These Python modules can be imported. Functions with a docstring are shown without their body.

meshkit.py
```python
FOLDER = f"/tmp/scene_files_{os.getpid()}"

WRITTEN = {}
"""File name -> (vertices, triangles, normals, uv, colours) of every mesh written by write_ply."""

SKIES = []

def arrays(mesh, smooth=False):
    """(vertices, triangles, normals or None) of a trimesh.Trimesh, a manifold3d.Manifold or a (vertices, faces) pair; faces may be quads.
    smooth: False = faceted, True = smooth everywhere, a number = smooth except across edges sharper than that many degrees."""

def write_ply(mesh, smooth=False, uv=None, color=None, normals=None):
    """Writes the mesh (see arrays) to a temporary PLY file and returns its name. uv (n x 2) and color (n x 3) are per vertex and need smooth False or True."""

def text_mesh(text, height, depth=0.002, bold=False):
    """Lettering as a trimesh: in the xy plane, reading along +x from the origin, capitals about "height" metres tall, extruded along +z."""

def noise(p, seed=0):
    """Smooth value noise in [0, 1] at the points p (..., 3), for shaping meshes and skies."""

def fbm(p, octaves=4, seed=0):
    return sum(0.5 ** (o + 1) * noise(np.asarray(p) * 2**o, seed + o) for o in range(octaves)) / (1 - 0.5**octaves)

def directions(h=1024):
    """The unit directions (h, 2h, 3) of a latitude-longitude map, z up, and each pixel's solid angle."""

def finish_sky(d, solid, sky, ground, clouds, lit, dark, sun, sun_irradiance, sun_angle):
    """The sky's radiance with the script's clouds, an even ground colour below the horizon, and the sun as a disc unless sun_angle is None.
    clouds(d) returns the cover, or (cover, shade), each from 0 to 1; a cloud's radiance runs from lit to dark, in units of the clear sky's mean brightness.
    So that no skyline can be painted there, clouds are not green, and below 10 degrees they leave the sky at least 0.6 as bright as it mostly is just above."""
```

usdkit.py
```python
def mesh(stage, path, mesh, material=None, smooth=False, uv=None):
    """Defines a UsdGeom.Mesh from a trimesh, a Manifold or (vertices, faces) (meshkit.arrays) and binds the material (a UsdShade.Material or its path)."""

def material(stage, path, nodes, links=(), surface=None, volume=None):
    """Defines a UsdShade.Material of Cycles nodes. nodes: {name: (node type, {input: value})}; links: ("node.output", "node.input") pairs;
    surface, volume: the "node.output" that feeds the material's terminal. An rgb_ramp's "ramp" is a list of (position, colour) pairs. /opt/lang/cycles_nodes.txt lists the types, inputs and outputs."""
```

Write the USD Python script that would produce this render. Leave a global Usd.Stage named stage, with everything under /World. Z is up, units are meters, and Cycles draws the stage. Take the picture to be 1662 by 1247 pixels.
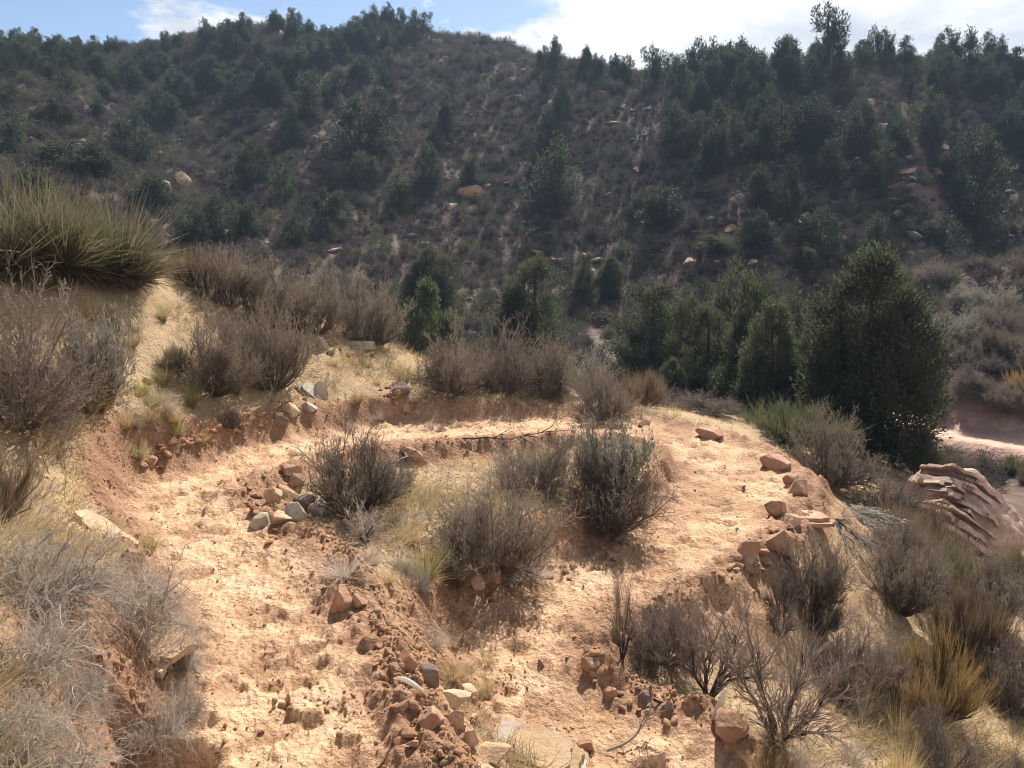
import math, numpy as np, trimesh, usdkit, meshkit
from pxr import Usd, UsdGeom, UsdLux, UsdShade, Sdf, Gf, Vt
from scipy.spatial import cKDTree
from scipy.interpolate import RBFInterpolator

stage = Usd.Stage.CreateInMemory()
UsdGeom.SetStageUpAxis(stage, 'Z'); UsdGeom.SetStageMetersPerUnit(stage, 1.0)
UsdGeom.Xform.Define(stage, '/World'); UsdGeom.Scope.Define(stage, '/World/Looks')
T = Sdf.ValueTypeNames

# ------------------------------------------------------------------ camera, sky, sun
EYE, PITCH, FPX = 1.65, math.radians(8.8), 1249.0          # the photograph is 1662 x 1247
cam = UsdGeom.Camera.Define(stage, '/World/camera')
cam.CreateHorizontalApertureAttr(34.6); cam.CreateVerticalApertureAttr(25.95)
cam.CreateFocalLengthAttr(FPX / 1662 * 34.6); cam.CreateClippingRangeAttr((0.05, 2000.0))
cam.AddTranslateOp().Set((0, 0, EYE)); cam.AddRotateXOp().Set(90 - math.degrees(PITCH))
cam.CreateExposureAttr(1.34)
SUN_EL, SUN_AZ = math.radians(46), math.radians(14)         # azimuth from +y towards +x
sunv = np.array([math.cos(SUN_EL) * math.sin(SUN_AZ), math.cos(SUN_EL) * math.cos(SUN_AZ), math.sin(SUN_EL)])
sun = UsdLux.DistantLight.Define(stage, '/World/sun')
sun.CreateNormalizeAttr(True); sun.CreateIntensityAttr(1.25); sun.CreateAngleAttr(0.53); sun.CreateColorAttr((1.0, 0.94, 0.84))
sun.AddRotateZOp().Set(-math.degrees(SUN_AZ)); sun.AddRotateXOp().Set(-(90 - math.degrees(SUN_EL)))
SKYM = usdkit.material(stage, '/World/Looks/sky_air', {
    'geo': ('texture_coordinate', {}),
    'sky': ('sky_texture', {'sky_type': 'single_scattering', 'sun_disc': False, 'sun_elevation': SUN_EL, 'sun_rotation': SUN_AZ,
                            'altitude': 1200.0, 'air_density': 1.0, 'aerosol_density': 1.0, 'ozone_density': 1.0}),
    'sep': ('separate_xyz', {}),
    'map': ('mapping', {'location': (3.1, 0.4, 1.7), 'scale': (1.0, 1.0, 2.4)}),
    'nz': ('noise_texture', {'scale': 3.4, 'detail': 9.0, 'roughness': 0.60, 'distortion': 0.2}),
    'side': ('map_range', {'from_min': -0.5, 'from_max': 0.35, 'to_min': -0.16, 'to_max': 0.25, 'clamp': True}),
    'add': ('math', {'math_type': 'add'}),
    'cov': ('map_range', {'range_type': 'smoothstep', 'from_min': 0.5, 'from_max': 0.575, 'to_min': 0.0, 'to_max': 0.96, 'clamp': True}),
    'map2': ('mapping', {'location': (7.0, 2.0, 0.3), 'scale': (1.0, 1.0, 2.0)}),
    'nz2': ('noise_texture', {'scale': 5.0, 'detail': 6.0, 'roughness': 0.55}),
    'tone': ('rgb_ramp', {'ramp': [(0.36, (4.8, 5.1, 5.6)), (0.5, (7.2, 7.35, 7.6)), (0.62, (10.6, 10.5, 10.4))]}),
    'mx': ('mix_color', {}),
    'bg': ('background_shader', {'strength': 0.05}),
}, [('geo.generated', 'sep.vector'), ('geo.generated', 'map.vector'), ('map.vector', 'nz.vector'), ('sep.x', 'side.value'),
    ('nz.fac', 'add.value1'), ('side.result', 'add.value2'), ('add.value', 'cov.value'), ('geo.generated', 'map2.vector'), ('map2.vector', 'nz2.vector'),
    ('nz2.fac', 'tone.fac'), ('cov.result', 'mx.fac'), ('sky.color', 'mx.a'), ('tone.color', 'mx.b'), ('mx.result', 'bg.color')], surface='bg.background')
dome = UsdLux.DomeLight.Define(stage, '/World/sky'); dome.CreateIntensityAttr(1.0)
UsdShade.MaterialBindingAPI.Apply(dome.GetPrim()).Bind(SKYM)
HAZE = 0.00036

# ------------------------------------------------------------------ helpers
def tag(p, label=None, cat=None, group=None, kind=None):
    p = p.GetPrim() if hasattr(p, 'GetPrim') else p
    for k, v in (('label', label), ('category', cat), ('group', group), ('kind', kind)):
        if v: p.SetCustomDataByKey(k, v)
    return p
COUNT = {}
def path_for(name, parent='/World'):
    key = f'{parent}/{name}'; n = COUNT.get(key, 0); COUNT[key] = n + 1
    return key if n == 0 else f'{key}_{n:03d}'
def put_mesh(name, mesh, mat, parent='/World', smooth=False):
    return usdkit.mesh(stage, path_for(name, str(parent)), mesh, mat, smooth=smooth)
def raw_mesh(path, v, f, n, mat, soil=None):
    m = UsdGeom.Mesh.Define(stage, path)
    m.CreatePointsAttr(Vt.Vec3fArray.FromNumpy(v.astype(np.float32)))
    m.CreateFaceVertexCountsAttr(Vt.IntArray.FromNumpy(np.full(len(f), f.shape[1], np.int32)))
    m.CreateFaceVertexIndicesAttr(Vt.IntArray.FromNumpy(f.astype(np.int32).ravel()))
    m.CreateSubdivisionSchemeAttr('none')
    if n is not None:
        m.CreateNormalsAttr(Vt.Vec3fArray.FromNumpy(n.astype(np.float32))); m.SetNormalsInterpolation('vertex')
    if soil is not None:
        UsdGeom.PrimvarsAPI(m).CreatePrimvar('soil', T.Color3fArray, 'vertex').Set(Vt.Vec3fArray.FromNumpy(soil.astype(np.float32)))
    UsdShade.MaterialBindingAPI.Apply(m.GetPrim()).Bind(mat)
    return m
def sstep(x, a, b):
    t = np.clip((x - a) / (b - a), 0, 1); return t * t * (3 - 2 * t)
def unit(a): return a / (np.linalg.norm(a, axis=-1, keepdims=True) + 1e-12)
CP, SP = math.cos(PITCH), math.sin(PITCH)
def tan_below(v):                                           # z = EYE - Y * tan_below(v)
    q = (623.5 - v) / FPX; return -(-SP + q * CP) / (CP + q * SP)
def x_at(u, v, Y):
    q = (623.5 - v) / FPX; return (u - 831) / FPX * Y / (CP + q * SP)
def by_Y(u, v, Y): return np.array([x_at(u, v, Y), Y, EYE - Y * tan_below(v)])
def by_z(u, v, z): return by_Y(u, v, (EYE - z) / tan_below(v))
def fbm2(x, y, s, o=4, seed=0):
    return meshkit.fbm(np.stack([x * s, y * s, np.full_like(x, 0.37)], -1), o, seed) - 0.5

# ------------------------------------------------------------------ the lie of the land
TRAIL = np.array([by_z(u, v, z) for u, v, z in [
    (560, 1500, 0.0), (480, 1330, 0.0), (462, 1247, 0.0), (458, 1150, 0.0), (445, 1060, 0.0), (425, 980, 0.0), (375, 895, 0.02), (310, 835, 0.03), (305, 790, 0.03), (405, 750, 0.02),
    (500, 722, 0.0), (620, 703, -0.03), (760, 694, -0.08), (900, 689, -0.14), (1020, 694, -0.21), (1120, 713, -0.28), (1185, 748, -0.36),
    (1195, 792, -0.40), (1140, 845, -0.43), (1060, 897, -0.45), (960, 945, -0.46), (868, 988, -0.47), (830, 1040, -0.48), (855, 1110, -0.50),
    (950, 1180, -0.53), (1090, 1260, -0.56), (1330, 1400, -0.66), (1750, 1600, -0.8)]])
HALF = np.interp(np.arange(len(TRAIL)), [0, 5, 7, 9, 12, 14, 16, 17, 19, 21, 23, 25, 27], [.42, .40, .40, .42, .56, .58, .60, .58, .50, .42, .36, .42, .45])
def spline(P, n):
    from scipy.interpolate import CubicSpline
    d = np.concatenate([[0], np.cumsum(np.linalg.norm(np.diff(P[:, :2], axis=0), axis=1))])
    return CubicSpline(d, P)(np.linspace(0, d[-1], n)), np.interp(np.linspace(0, d[-1], n), d, np.arange(len(P)))
TR, TRi = spline(TRAIL, 1600); TRH = np.interp(TRi, np.arange(len(HALF)), HALF)
ttree = cKDTree(TR[:, :2])
ROAD = np.array([by_z(u, v, z) for u, v, z in [(1420, 676, -3.3), (1500, 694, -3.25), (1580, 710, -3.25), (1700, 728, -3.25), (1900, 750, -3.2), (2300, 790, -3.1)]])
RD, _ = spline(ROAD, 500); rtree = cKDTree(RD[:, :2])
ctrl = [p for p in TRAIL]
ctrl += [p for p in ROAD]
ctrl += [by_Y(*c) for c in [
    # island and the slope between the two legs
    (690, 800, 6.1), (650, 880, 4.76), (640, 960, 4.06), (700, 940, 4.43), (850, 880, 5.1), (960, 850, 5.57), (650, 1080, 3.4), (700, 1165, 3.0), (620, 1180, 2.55), (820, 1210, 3.1), (740, 985, 4.45),
    (560, 840, 5.02), (1000, 770, 7.04), (860, 760, 7.09),
    # slope left of the trail
    (350, 712, 6.35), (400, 655, 7.4), (560, 620, 8.6), (560, 545, 9.8), (330, 560, 8.0), (330, 470, 9.2), (200, 500, 7.4), (200, 570, 6.9), (200, 640, 6.2), (120, 700, 5.2), (150, 780, 5.0), (60, 790, 4.3),
    (100, 860, 3.75), (0, 900, 2.65), (50, 1000, 2.15), (150, 1000, 2.35), (262, 1000, 3.05), (222, 930, 3.35), (120, 1100, 1.9), (335, 1190, 2.45), (215, 1190, 1.98), (50, 1230, 1.62), (255, 1120, 2.25),
    (60, 440, 7.3), (60, 560, 6.2), (-150, 420, 7.5), (180, 435, 8.0), (700, 605, 9.6), (820, 640, 9.6), (920, 655, 9.8), (-200, 700, 3.9), (-200, 1000, 2.0),
    # right of the trail
    (1340, 795, 9.9), (1400, 900, 8.1), (1300, 950, 6.2), (1250, 1080, 4.7), (1300, 1200, 3.9), (1500, 1210, 4.3), (1500, 1000, 6.6), (1640, 1050, 6.8), (1620, 910, 9.6), (1550, 790, 15.0),
    (1180, 1010, 5.3), (1800, 1200, 5.4), (1800, 950, 9.8), (1240, 690, 12.5),
    (1580, 645, 22.6), (1560, 565, 26.3), (1600, 480, 31.0), (1662, 425, 33.5), (1510, 455, 33.5), (1850, 560, 27.0), (1850, 430, 34.0), (1460, 520, 31),
    # valley floor
    (1450, 752, 16.4), (1200, 692, 22.0), (1040, 642, 23.0), (1000, 600, 29.5), (960, 540, 37.0), (960, 480, 42.0), (700, 520, 38.0), (820, 560, 33.0), (1300, 560, 33), (1400, 470, 38),
    # far hill
    (700, 420, 44.0), (500, 420, 42.0), (300, 350, 45.0), (100, 250, 50.0), (0, 165, 58.0), (120, 165, 62.0), (0, 105, 95.0), (150, 95, 95.0), (300, 66, 95.0), (450, 48, 95.0), (600, 38, 95.0),
    (700, 62, 90.0), (800, 84, 82.0), (930, 112, 75.0), (1050, 135, 68.0), (1150, 132, 65.0), (1300, 108, 64.0), (1450, 104, 64.0), (1662, 112, 64.0), (600, 250, 60.0), (900, 300, 54.0),
    (1200, 300, 46.0), (1500, 300, 45.0), (1300, 400, 40.0), (1500, 400, 40.0), (1000, 400, 46.0), (800, 150, 72.0), (400, 200, 68.0), (220, 215, 66.0), (620, 130, 78), (1000, 220, 58), (1300, 200, 54), (1600, 210, 54), (700, 330, 52), (-300, 140, 62), (-300, 100, 95), (2000, 120, 66), (2000, 300, 46)]]
ctrl += [np.array(c, float) for c in [
    (0, 0, 0), (-1, 0, .1), (1.2, 0.4, -.55), (-2.6, 0, .9), (3, 0, -1.3), (0, -3, .05), (-4, -3, 1.4), (4, -3, -1.6), (-6, 2, 2.2), (-10, 0, 3.4), (9, 0, -2.6), (0, -12, .6), (-14, -8, 4.5), (14, -6, -3), (0, -40, 2), (-40, -25, 10), (40, -25, -3),
    (-6, 14, 1.1), (-12, 15, 2.7), (-3, 16, -.7), (0, 14, -1.2), (0, 20, -2.5), (-6, 23, -1.4), (-15, 25, .6), (6, 14, -1.9), (8, 19, -2.75), (4, 26, -2.6), (-22, 20, 4), (-30, 35, 5), (15, 12, -2.7), (22, 14, -2.9), (24, 42, 1.2), (18, 36, .3), (30, 36, 2.5),
    (-60, 110, 22), (0, 115, 24), (-25, 112, 25), (10, 100, 20), (30, 85, 14), (60, 85, 14), (0, 180, 10), (-90, 150, 14), (90, 150, 10), (-90, 50, 16), (-80, 0, 14), (80, 40, 8), (90, 0, 2), (0, -120, 8), (-120, -60, 16), (120, -60, 0), (0, 230, 6), (160, 160, 6), (-160, 160, 8)]]
ctrl = np.array(ctrl)
def warp(x, y):
    r = np.hypot(x, y) + 1e-9; k = 4 * np.log1p(r / 4) / r; return np.stack([x * k, y * k], -1)
def amp(x, y): return 1 + np.hypot(x, y) / 8
_rbf = RBFInterpolator(warp(ctrl[:, 0], ctrl[:, 1]), ctrl[:, 2] / amp(ctrl[:, 0], ctrl[:, 1]), kernel='thin_plate_spline', smoothing=2e-4)
# the smooth land is tabulated once on a log-polar lattice, then read by spline
from scipy.interpolate import RectBivariateSpline
_la = np.linspace(-math.pi, math.pi, 361); _lr = np.linspace(math.log(.3), math.log(260), 240)
_A, _R = np.meshgrid(_la, np.exp(_lr), indexing='ij')
_Z = _rbf(warp(_R.ravel() * np.sin(_A.ravel()), _R.ravel() * np.cos(_A.ravel()))).reshape(_A.shape) * (1 + _R / 8)
_spl = RectBivariateSpline(_la, _lr, _Z, kx=3, ky=3)
def land(x, y):
    x, y = np.asarray(x, float), np.asarray(y, float)
    return _spl.ev(np.arctan2(x, y), np.log(np.maximum(np.hypot(x, y), .31)))

_rg = np.random.default_rng(5)
def cell_pts(step, x0, x1, y0, y1):
    nx, ny = int((x1 - x0) / step), int((y1 - y0) / step)
    gx, gy = np.meshgrid(np.arange(nx), np.arange(ny)); p = np.stack([gx.ravel(), gy.ravel()], 1) + _rg.uniform(-.45, .45, (nx * ny, 2))
    return p * step + [x0, y0]
CELLS = []
for st in (.17, .085):
    p = cell_pts(st, -5, 5, .5, 11.5); CELLS.append((cKDTree(p), _rg.uniform(0, 1, len(p)), _rg.normal(0, 1, (len(p), 2)), p, st))
_dp = cell_pts(.21, -5, 5, .5, 11.5); DENT = cKDTree(_dp); DR = _rg.uniform(.035, .075, len(_dp)); DR2 = _rg.uniform(0, 1, len(_dp))
def plates(x, y):
    """trodden crust: flat pads at slightly different levels with ragged edges, and hoof and boot dents; returns height and a 0..1 crust value"""
    h, c = 0, 0
    qx, qy = x + .07 * fbm2(x, y, 11, 3, 71), y + .07 * fbm2(x, y, 11, 3, 72)
    for k, (tr, rnd, tilt, p, st) in enumerate(CELLS):
        d, i = tr.query(np.stack([qx, qy], -1), k=3)
        w = np.clip(1 - (d - d[:, :1]) / (st * .13), 0, 1); w /= w.sum(1, keepdims=True)
        off = np.stack([qx, qy], -1) - p[i[:, 0]]
        h = h + st * (.20 * ((rnd[i] - .5) * w).sum(1) + .10 * (tilt[i[:, 0]] * off).sum(1) / st)
        c = c + (.6, .4)[k] * ((rnd[i] > .34) * w).sum(1)
    d, i = DENT.query(np.stack([qx, qy], -1)); R = DR[i]; t = d / R
    h = h - np.where(t < 1, .030 * R / .06 * (1 - t ** 2) * (DR2[i] > .45), 0) + .012 * np.exp(-((t - 1.25) / .3) ** 2) * (DR2[i] > .45)
    c = c * np.where((t < 1) & (DR2[i] > .45), .35, 1)
    return h, c

HOL = np.array([by_Y(150, 1012, 2.40)[:2], by_Y(325, 1160, 2.52)[:2]]); HL = float(np.linalg.norm(HOL[1] - HOL[0])); HT_ = (HOL[1] - HOL[0]) / HL; HN = np.array([HT_[1], -HT_[0]])
def terrain(x, y, detail=True):
    x, y = np.asarray(x, float).ravel(), np.asarray(y, float).ravel()
    r = np.hypot(x, y); z = land(x, y)
    wob = .18 * fbm2(x, y, 1.7, 3, 3) + .10 * fbm2(x, y, 6, 2, 4)
    d, i = ttree.query(np.stack([x, y], -1)); tz, th = TR[i, 2], TRH[i]
    i2 = np.clip(i, 1, len(TR) - 2); tg = TR[i2 + 1] - TR[i2 - 1]
    side = np.sign(tg[:, 0] * (y - TR[i, 1]) - tg[:, 1] * (x - TR[i, 0]))
    dd = d + wob
    up = np.maximum(z - tz, 0)
    soft = np.where(z > tz, .07 + .40 * up, .28 + .95 * np.maximum(tz - z, 0))
    wt = 1 - sstep(dd, th - .06, th + soft)
    z = z * (1 - wt) + (tz - .035 * np.clip(1 - (d / np.maximum(th, .1)) ** 2, 0, 1)) * wt
    # a heap of turned soil lies along the downhill lip
    lip = np.exp(-((dd - th - .12) / .11) ** 2) * np.where(land(x, y) <= tz + .06, 1, .25)
    near = np.exp(-(r / 13.0) ** 4)
    z = z + lip * near * (.05 + .16 * np.maximum(fbm2(x, y, 3.1, 3, 8), -.1))
    dr, ir = rtree.query(np.stack([x, y], -1)); wr = 1 - sstep(dr + .5 * fbm2(x, y, .6, 2, 9), .75, 1.35); wr = wr * (r > 12) * (x > 8)
    z = z * (1 - wr) + RD[ir, 2] * wr
    s0 = (x - HOL[0, 0]) * HN[0] + (y - HOL[0, 1]) * HN[1]; t0 = (x - HOL[0, 0]) * HT_[0] + (y - HOL[0, 1]) * HT_[1] ; s0 = s0 + .10 * fbm2(x, y, 5, 2, 81)
    z = z - .30 * sstep(s0, 0, .06) * (1 - sstep(s0, .16, .55)) * sstep(t0, -.12, .1) * (1 - sstep(t0, HL - .1, HL + .1))
    if not detail: return z
    off = 1 - wt
    z = z + off * (.16 * fbm2(x, y, 1.1, 3, 11) * sstep(r, 1.5, 6) + .11 * fbm2(x, y, 3.3, 3, 12) * near + .05 * fbm2(x, y, 11, 3, 13) * near)
    far = sstep(r, 30, 55)
    z = z + (1 - wr) * far * (3.2 * fbm2(x, y, .06, 4, 21) + 1.5 * fbm2(x, y, .3, 3, 22)) + (1 - wr) * sstep(r, 12, 25) * (.5 * fbm2(x, y, .5, 3, 23))
    loose = np.clip(lip * 1.2 + np.exp(-((dd - th) / .16) ** 2) * .9 + up * wt * .9 * (wt < .98) * np.exp(-((dd - th) / .35) ** 2), 0, 1)
    nn = np.flatnonzero(near > .03); crust = np.zeros_like(z); rough = np.zeros_like(z)
    xn, yn = x[nn], y[nn]
    ph, pc = plates(xn, yn)
    inner = (wt * (1 - .75 * loose))[nn]
    patch = sstep(fbm2(xn, yn, 2.2, 3, 31), -.16, .06)
    clod = meshkit.noise(np.stack([xn * 17, yn * 17, 0 * xn], -1), 5); clod = np.maximum(clod - .35, 0)
    clod2 = meshkit.noise(np.stack([xn * 55, yn * 55, 0 * xn], -1), 6)
    hh = inner * ph * (.45 + .55 * patch) + (loose[nn] * .055 + .03 * (1 - inner) + .022 * inner * (1 - patch)) * clod + .010 * (clod2 - .5) + .13 * (loose[nn] + .2 * (1 - inner)) * fbm2(xn, yn, 7.5, 4, 35)
    z[nn] += hh * near[nn]
    crust[nn] = inner * np.clip(pc * (.25 + .75 * patch) + .15, 0, 1)
    lit = sstep(fbm2(x, y, 1.4, 4, 41) + .35 * (1 - loose) - .55 * wt, .02, .32)
    red = np.clip(loose * 1.05 + .45 * wt * (dd < th + .1), 0, 1)
    soil = np.stack([np.clip(crust + wr * .9, 0, 1), red, np.where(r > 30, .35 * lit, lit)], -1)
    return z, soil, wt, wr

def ground_z(x, y): return float(terrain(np.array([x]), np.array([y]))[0][0])
def hit(u, v, y0=1.2, y1=120.0):
    """where the ray through this point of the photograph meets the ground"""
    q = (623.5 - v) / FPX; kx, kz = (u - 831) / FPX / (CP + q * SP), -tan_below(v)
    Y = np.exp(np.linspace(math.log(y0), math.log(y1), 900)); g = terrain(kx * Y, Y)[0] - (EYE + kz * Y)
    w = np.flatnonzero(g > 0); k = w[0] if len(w) else len(Y) - 1
    a, b = (Y[k - 1], Y[k]) if k else (Y[0], Y[0])
    if len(w) and k:
        t = g[k - 1] / (g[k - 1] - g[k]); a = a + t * (b - a)
    return np.array([kx * a, a, EYE + kz * a])

# ------------------------------------------------------------------ materials
def mat(name, nodes, links, surface): return usdkit.material(stage, f'/World/Looks/{name}', nodes, links, surface=surface)
SOIL = mat('soil_ground', {
    'at': ('attribute', {'attribute': 'soil'}), 'sp': ('separate_color', {}), 'geo': ('geometry', {}),
    'n1': ('noise_texture', {'scale': 2.3, 'detail': 6.0, 'roughness': 0.6}), 'n2': ('noise_texture', {'scale': 38.0, 'detail': 5.0, 'roughness': 0.65}), 'n3': ('noise_texture', {'scale': 170.0, 'detail': 3.0, 'roughness': 0.6}),
    'base': ('rgb_ramp', {'ramp': [(.3, (.20, .105, .055)), (.55, (.30, .175, .095)), (.75, (.38, .25, .145))]}),
    'crust': ('rgb_ramp', {'ramp': [(.3, (.455, .28, .17)), (.7, (.605, .41, .265))]}),
    'red': ('rgb_ramp', {'ramp': [(.3, (.165, .088, .053)), (.7, (.31, .178, .108))]}),
    'straw': ('rgb_ramp', {'ramp': [(.3, (.25, .165, .095)), (.7, (.43, .32, .195))]}),
    'a': ('mix_color', {}), 'b': ('mix_color', {}), 'c': ('mix_color', {}), 'fine': ('rgb_ramp', {'ramp': [(.25, (.68, .66, .64)), (.55, (1, 1, 1)), (.8, (1.12, 1.1, 1.08))]}),
    'm': ('mix_color', {'blend_type': 'multiply', 'fac': 1.0}),
    'bh': ('math', {'math_type': 'multiply_add', 'value2': 0.35}), 'bump': ('bump', {'strength': 0.9, 'distance': 0.022}),
    'vo': ('voronoi_texture', {'feature': 'smooth_f1', 'scale': 34.0, 'smoothness': 0.25}), 'vh': ('math', {'math_type': 'multiply_add', 'value2': -0.7}), 'dist': ('vector_math', {'math_type': 'multiply_add', 'vector2': (0.05, 0.05, 0.05)}),
    'p': ('principled_bsdf', {'roughness': 0.95, 'specular_ior_level': 0.15})},
    [('n2.color', 'dist.vector1'), ('geo.position', 'dist.vector3'), ('dist.vector', 'vo.vector'), ('vo.distance', 'vh.value1'), ('bh.value', 'vh.value3'), ('at.color', 'sp.color'), ('geo.position', 'n1.vector'), ('geo.position', 'n2.vector'), ('geo.position', 'n3.vector'), ('n1.fac', 'base.fac'), ('n2.fac', 'crust.fac'), ('n2.fac', 'red.fac'), ('n2.fac', 'straw.fac'),
     ('base.color', 'a.a'), ('straw.color', 'a.b'), ('sp.b', 'a.fac'), ('a.result', 'b.a'), ('red.color', 'b.b'), ('sp.g', 'b.fac'), ('b.result', 'c.a'), ('crust.color', 'c.b'), ('sp.r', 'c.fac'),
     ('c.result', 'm.a'), ('n3.fac', 'fine.fac'), ('fine.color', 'm.b'), ('n3.fac', 'bh.value1'), ('n2.fac', 'bh.value3'), ('vh.value', 'bump.height'), ('m.result', 'p.base_color'), ('bump.normal', 'p.normal')], 'p.BSDF')
HILL = mat('hill_soil', {
    'geo': ('geometry', {}), 'at': ('attribute', {'attribute': 'soil'}), 'sp': ('separate_color', {}),
    'n1': ('noise_texture', {'scale': 0.16, 'detail': 7.0, 'roughness': 0.62}), 'n2': ('noise_texture', {'scale': 3.0, 'detail': 5.0, 'roughness': 0.65}),
    'a': ('rgb_ramp', {'ramp': [(.36, (.064, .030, .025)), (.5, (.085, .054, .044)), (.64, (.115, .084, .067))]}),
    'f': ('rgb_ramp', {'ramp': [(.3, (.62, .62, .62)), (.6, (1, 1, 1)), (.75, (1.3, 1.25, 1.2))]}), 'road': ('rgb_ramp', {'ramp': [(.3, (.40, .24, .18)), (.7, (.52, .35, .27))]}),
    'm': ('mix_color', {'blend_type': 'multiply', 'fac': 1.0}), 'r': ('mix_color', {}), 'bump': ('bump', {'strength': 0.8, 'distance': 0.15}),
    'p': ('principled_bsdf', {'roughness': 0.95, 'specular_ior_level': 0.15})},
    [('geo.position', 'n1.vector'), ('geo.position', 'n2.vector'), ('n1.fac', 'a.fac'), ('n2.fac', 'f.fac'), ('a.color', 'm.a'), ('f.color', 'm.b'), ('at.color', 'sp.color'), ('n2.fac', 'road.fac'),
     ('m.result', 'r.a'), ('road.color', 'r.b'), ('sp.r', 'r.fac'), ('n2.fac', 'bump.height'), ('r.result', 'p.base_color'), ('bump.normal', 'p.normal')], 'p.BSDF')

# ------------------------------------------------------------------ ground as one adaptive sheet, cut into its named pieces
az = np.radians(np.concatenate([np.linspace(-180, -46, 70)[:-1], np.linspace(-46, 46, 800), np.linspace(46, 180, 70)[1:-1]]))
rr = [.35]
while rr[-1] < 240:
    r_ = rr[-1]; rr.append(r_ * (1 + (.03 if r_ < 1.2 else .0062 if r_ < 9.5 else .011 if r_ < 30 else .0085 if r_ < 100 else .03)))
rr = np.array(rr); NA, NR = len(az), len(rr)
AZ, RR = np.meshgrid(az, rr); X, Y = (RR * np.sin(AZ)).ravel(), (RR * np.cos(AZ)).ravel()
Z, SOILV, WT, WR = terrain(X, Y)
GV = np.stack([X, Y, Z], 1)
i, j = np.meshgrid(np.arange(NR - 1), np.arange(NA), indexing='ij'); j2 = (j + 1) % NA
GQ = np.stack([i * NA + j, i * NA + j2, (i + 1) * NA + j2, (i + 1) * NA + j], -1).reshape(-1, 4)
c0 = len(GV); GV = np.vstack([GV, [[0, 0, Z[:NA].mean()]]]); SOILV = np.vstack([SOILV, SOILV[:1]])
cap = np.stack([np.full(NA, c0), (np.arange(NA) + 1) % NA, np.arange(NA)], 1)
fn = np.cross(GV[GQ[:, 2]] - GV[GQ[:, 0]], GV[GQ[:, 3]] - GV[GQ[:, 1]])
GN = np.zeros_like(GV)
for k in range(4): np.add.at(GN, GQ[:, k], fn)
GN = unit(GN); GN[c0] = [0, 0, 1]
if GN[:, 2].mean() < 0: GN, GQ, cap = -GN, GQ[:, ::-1], cap[:, ::-1]
qr = np.hypot(*GV[GQ].mean(1)[:, :2].T); qt = WT[GQ].mean(1); qw = WR[GQ].mean(1)
def piece(name, sel, m, extra=None):
    q = GQ[sel]; f = np.vstack([q[:, [0, 1, 2]], q[:, [0, 2, 3]]] + ([extra] if extra is not None else []))
    used, inv = np.unique(f, return_inverse=True)
    return tag(raw_mesh(f'/World/{name}', GV[used], inv.reshape(-1, 3), GN[used], m, SOILV[used]), kind='structure')
isT = (qt > .5) & (qr < 14); isR = (qw > .5) & ~isT; isH = (qr > 13) & ~isR & ~isT
piece('dirt_trail', isT, SOIL); piece('dirt_road', isR, HILL); piece('hillside', isH, HILL); piece('ground', ~(isT | isR | isH), SOIL, cap)

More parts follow.
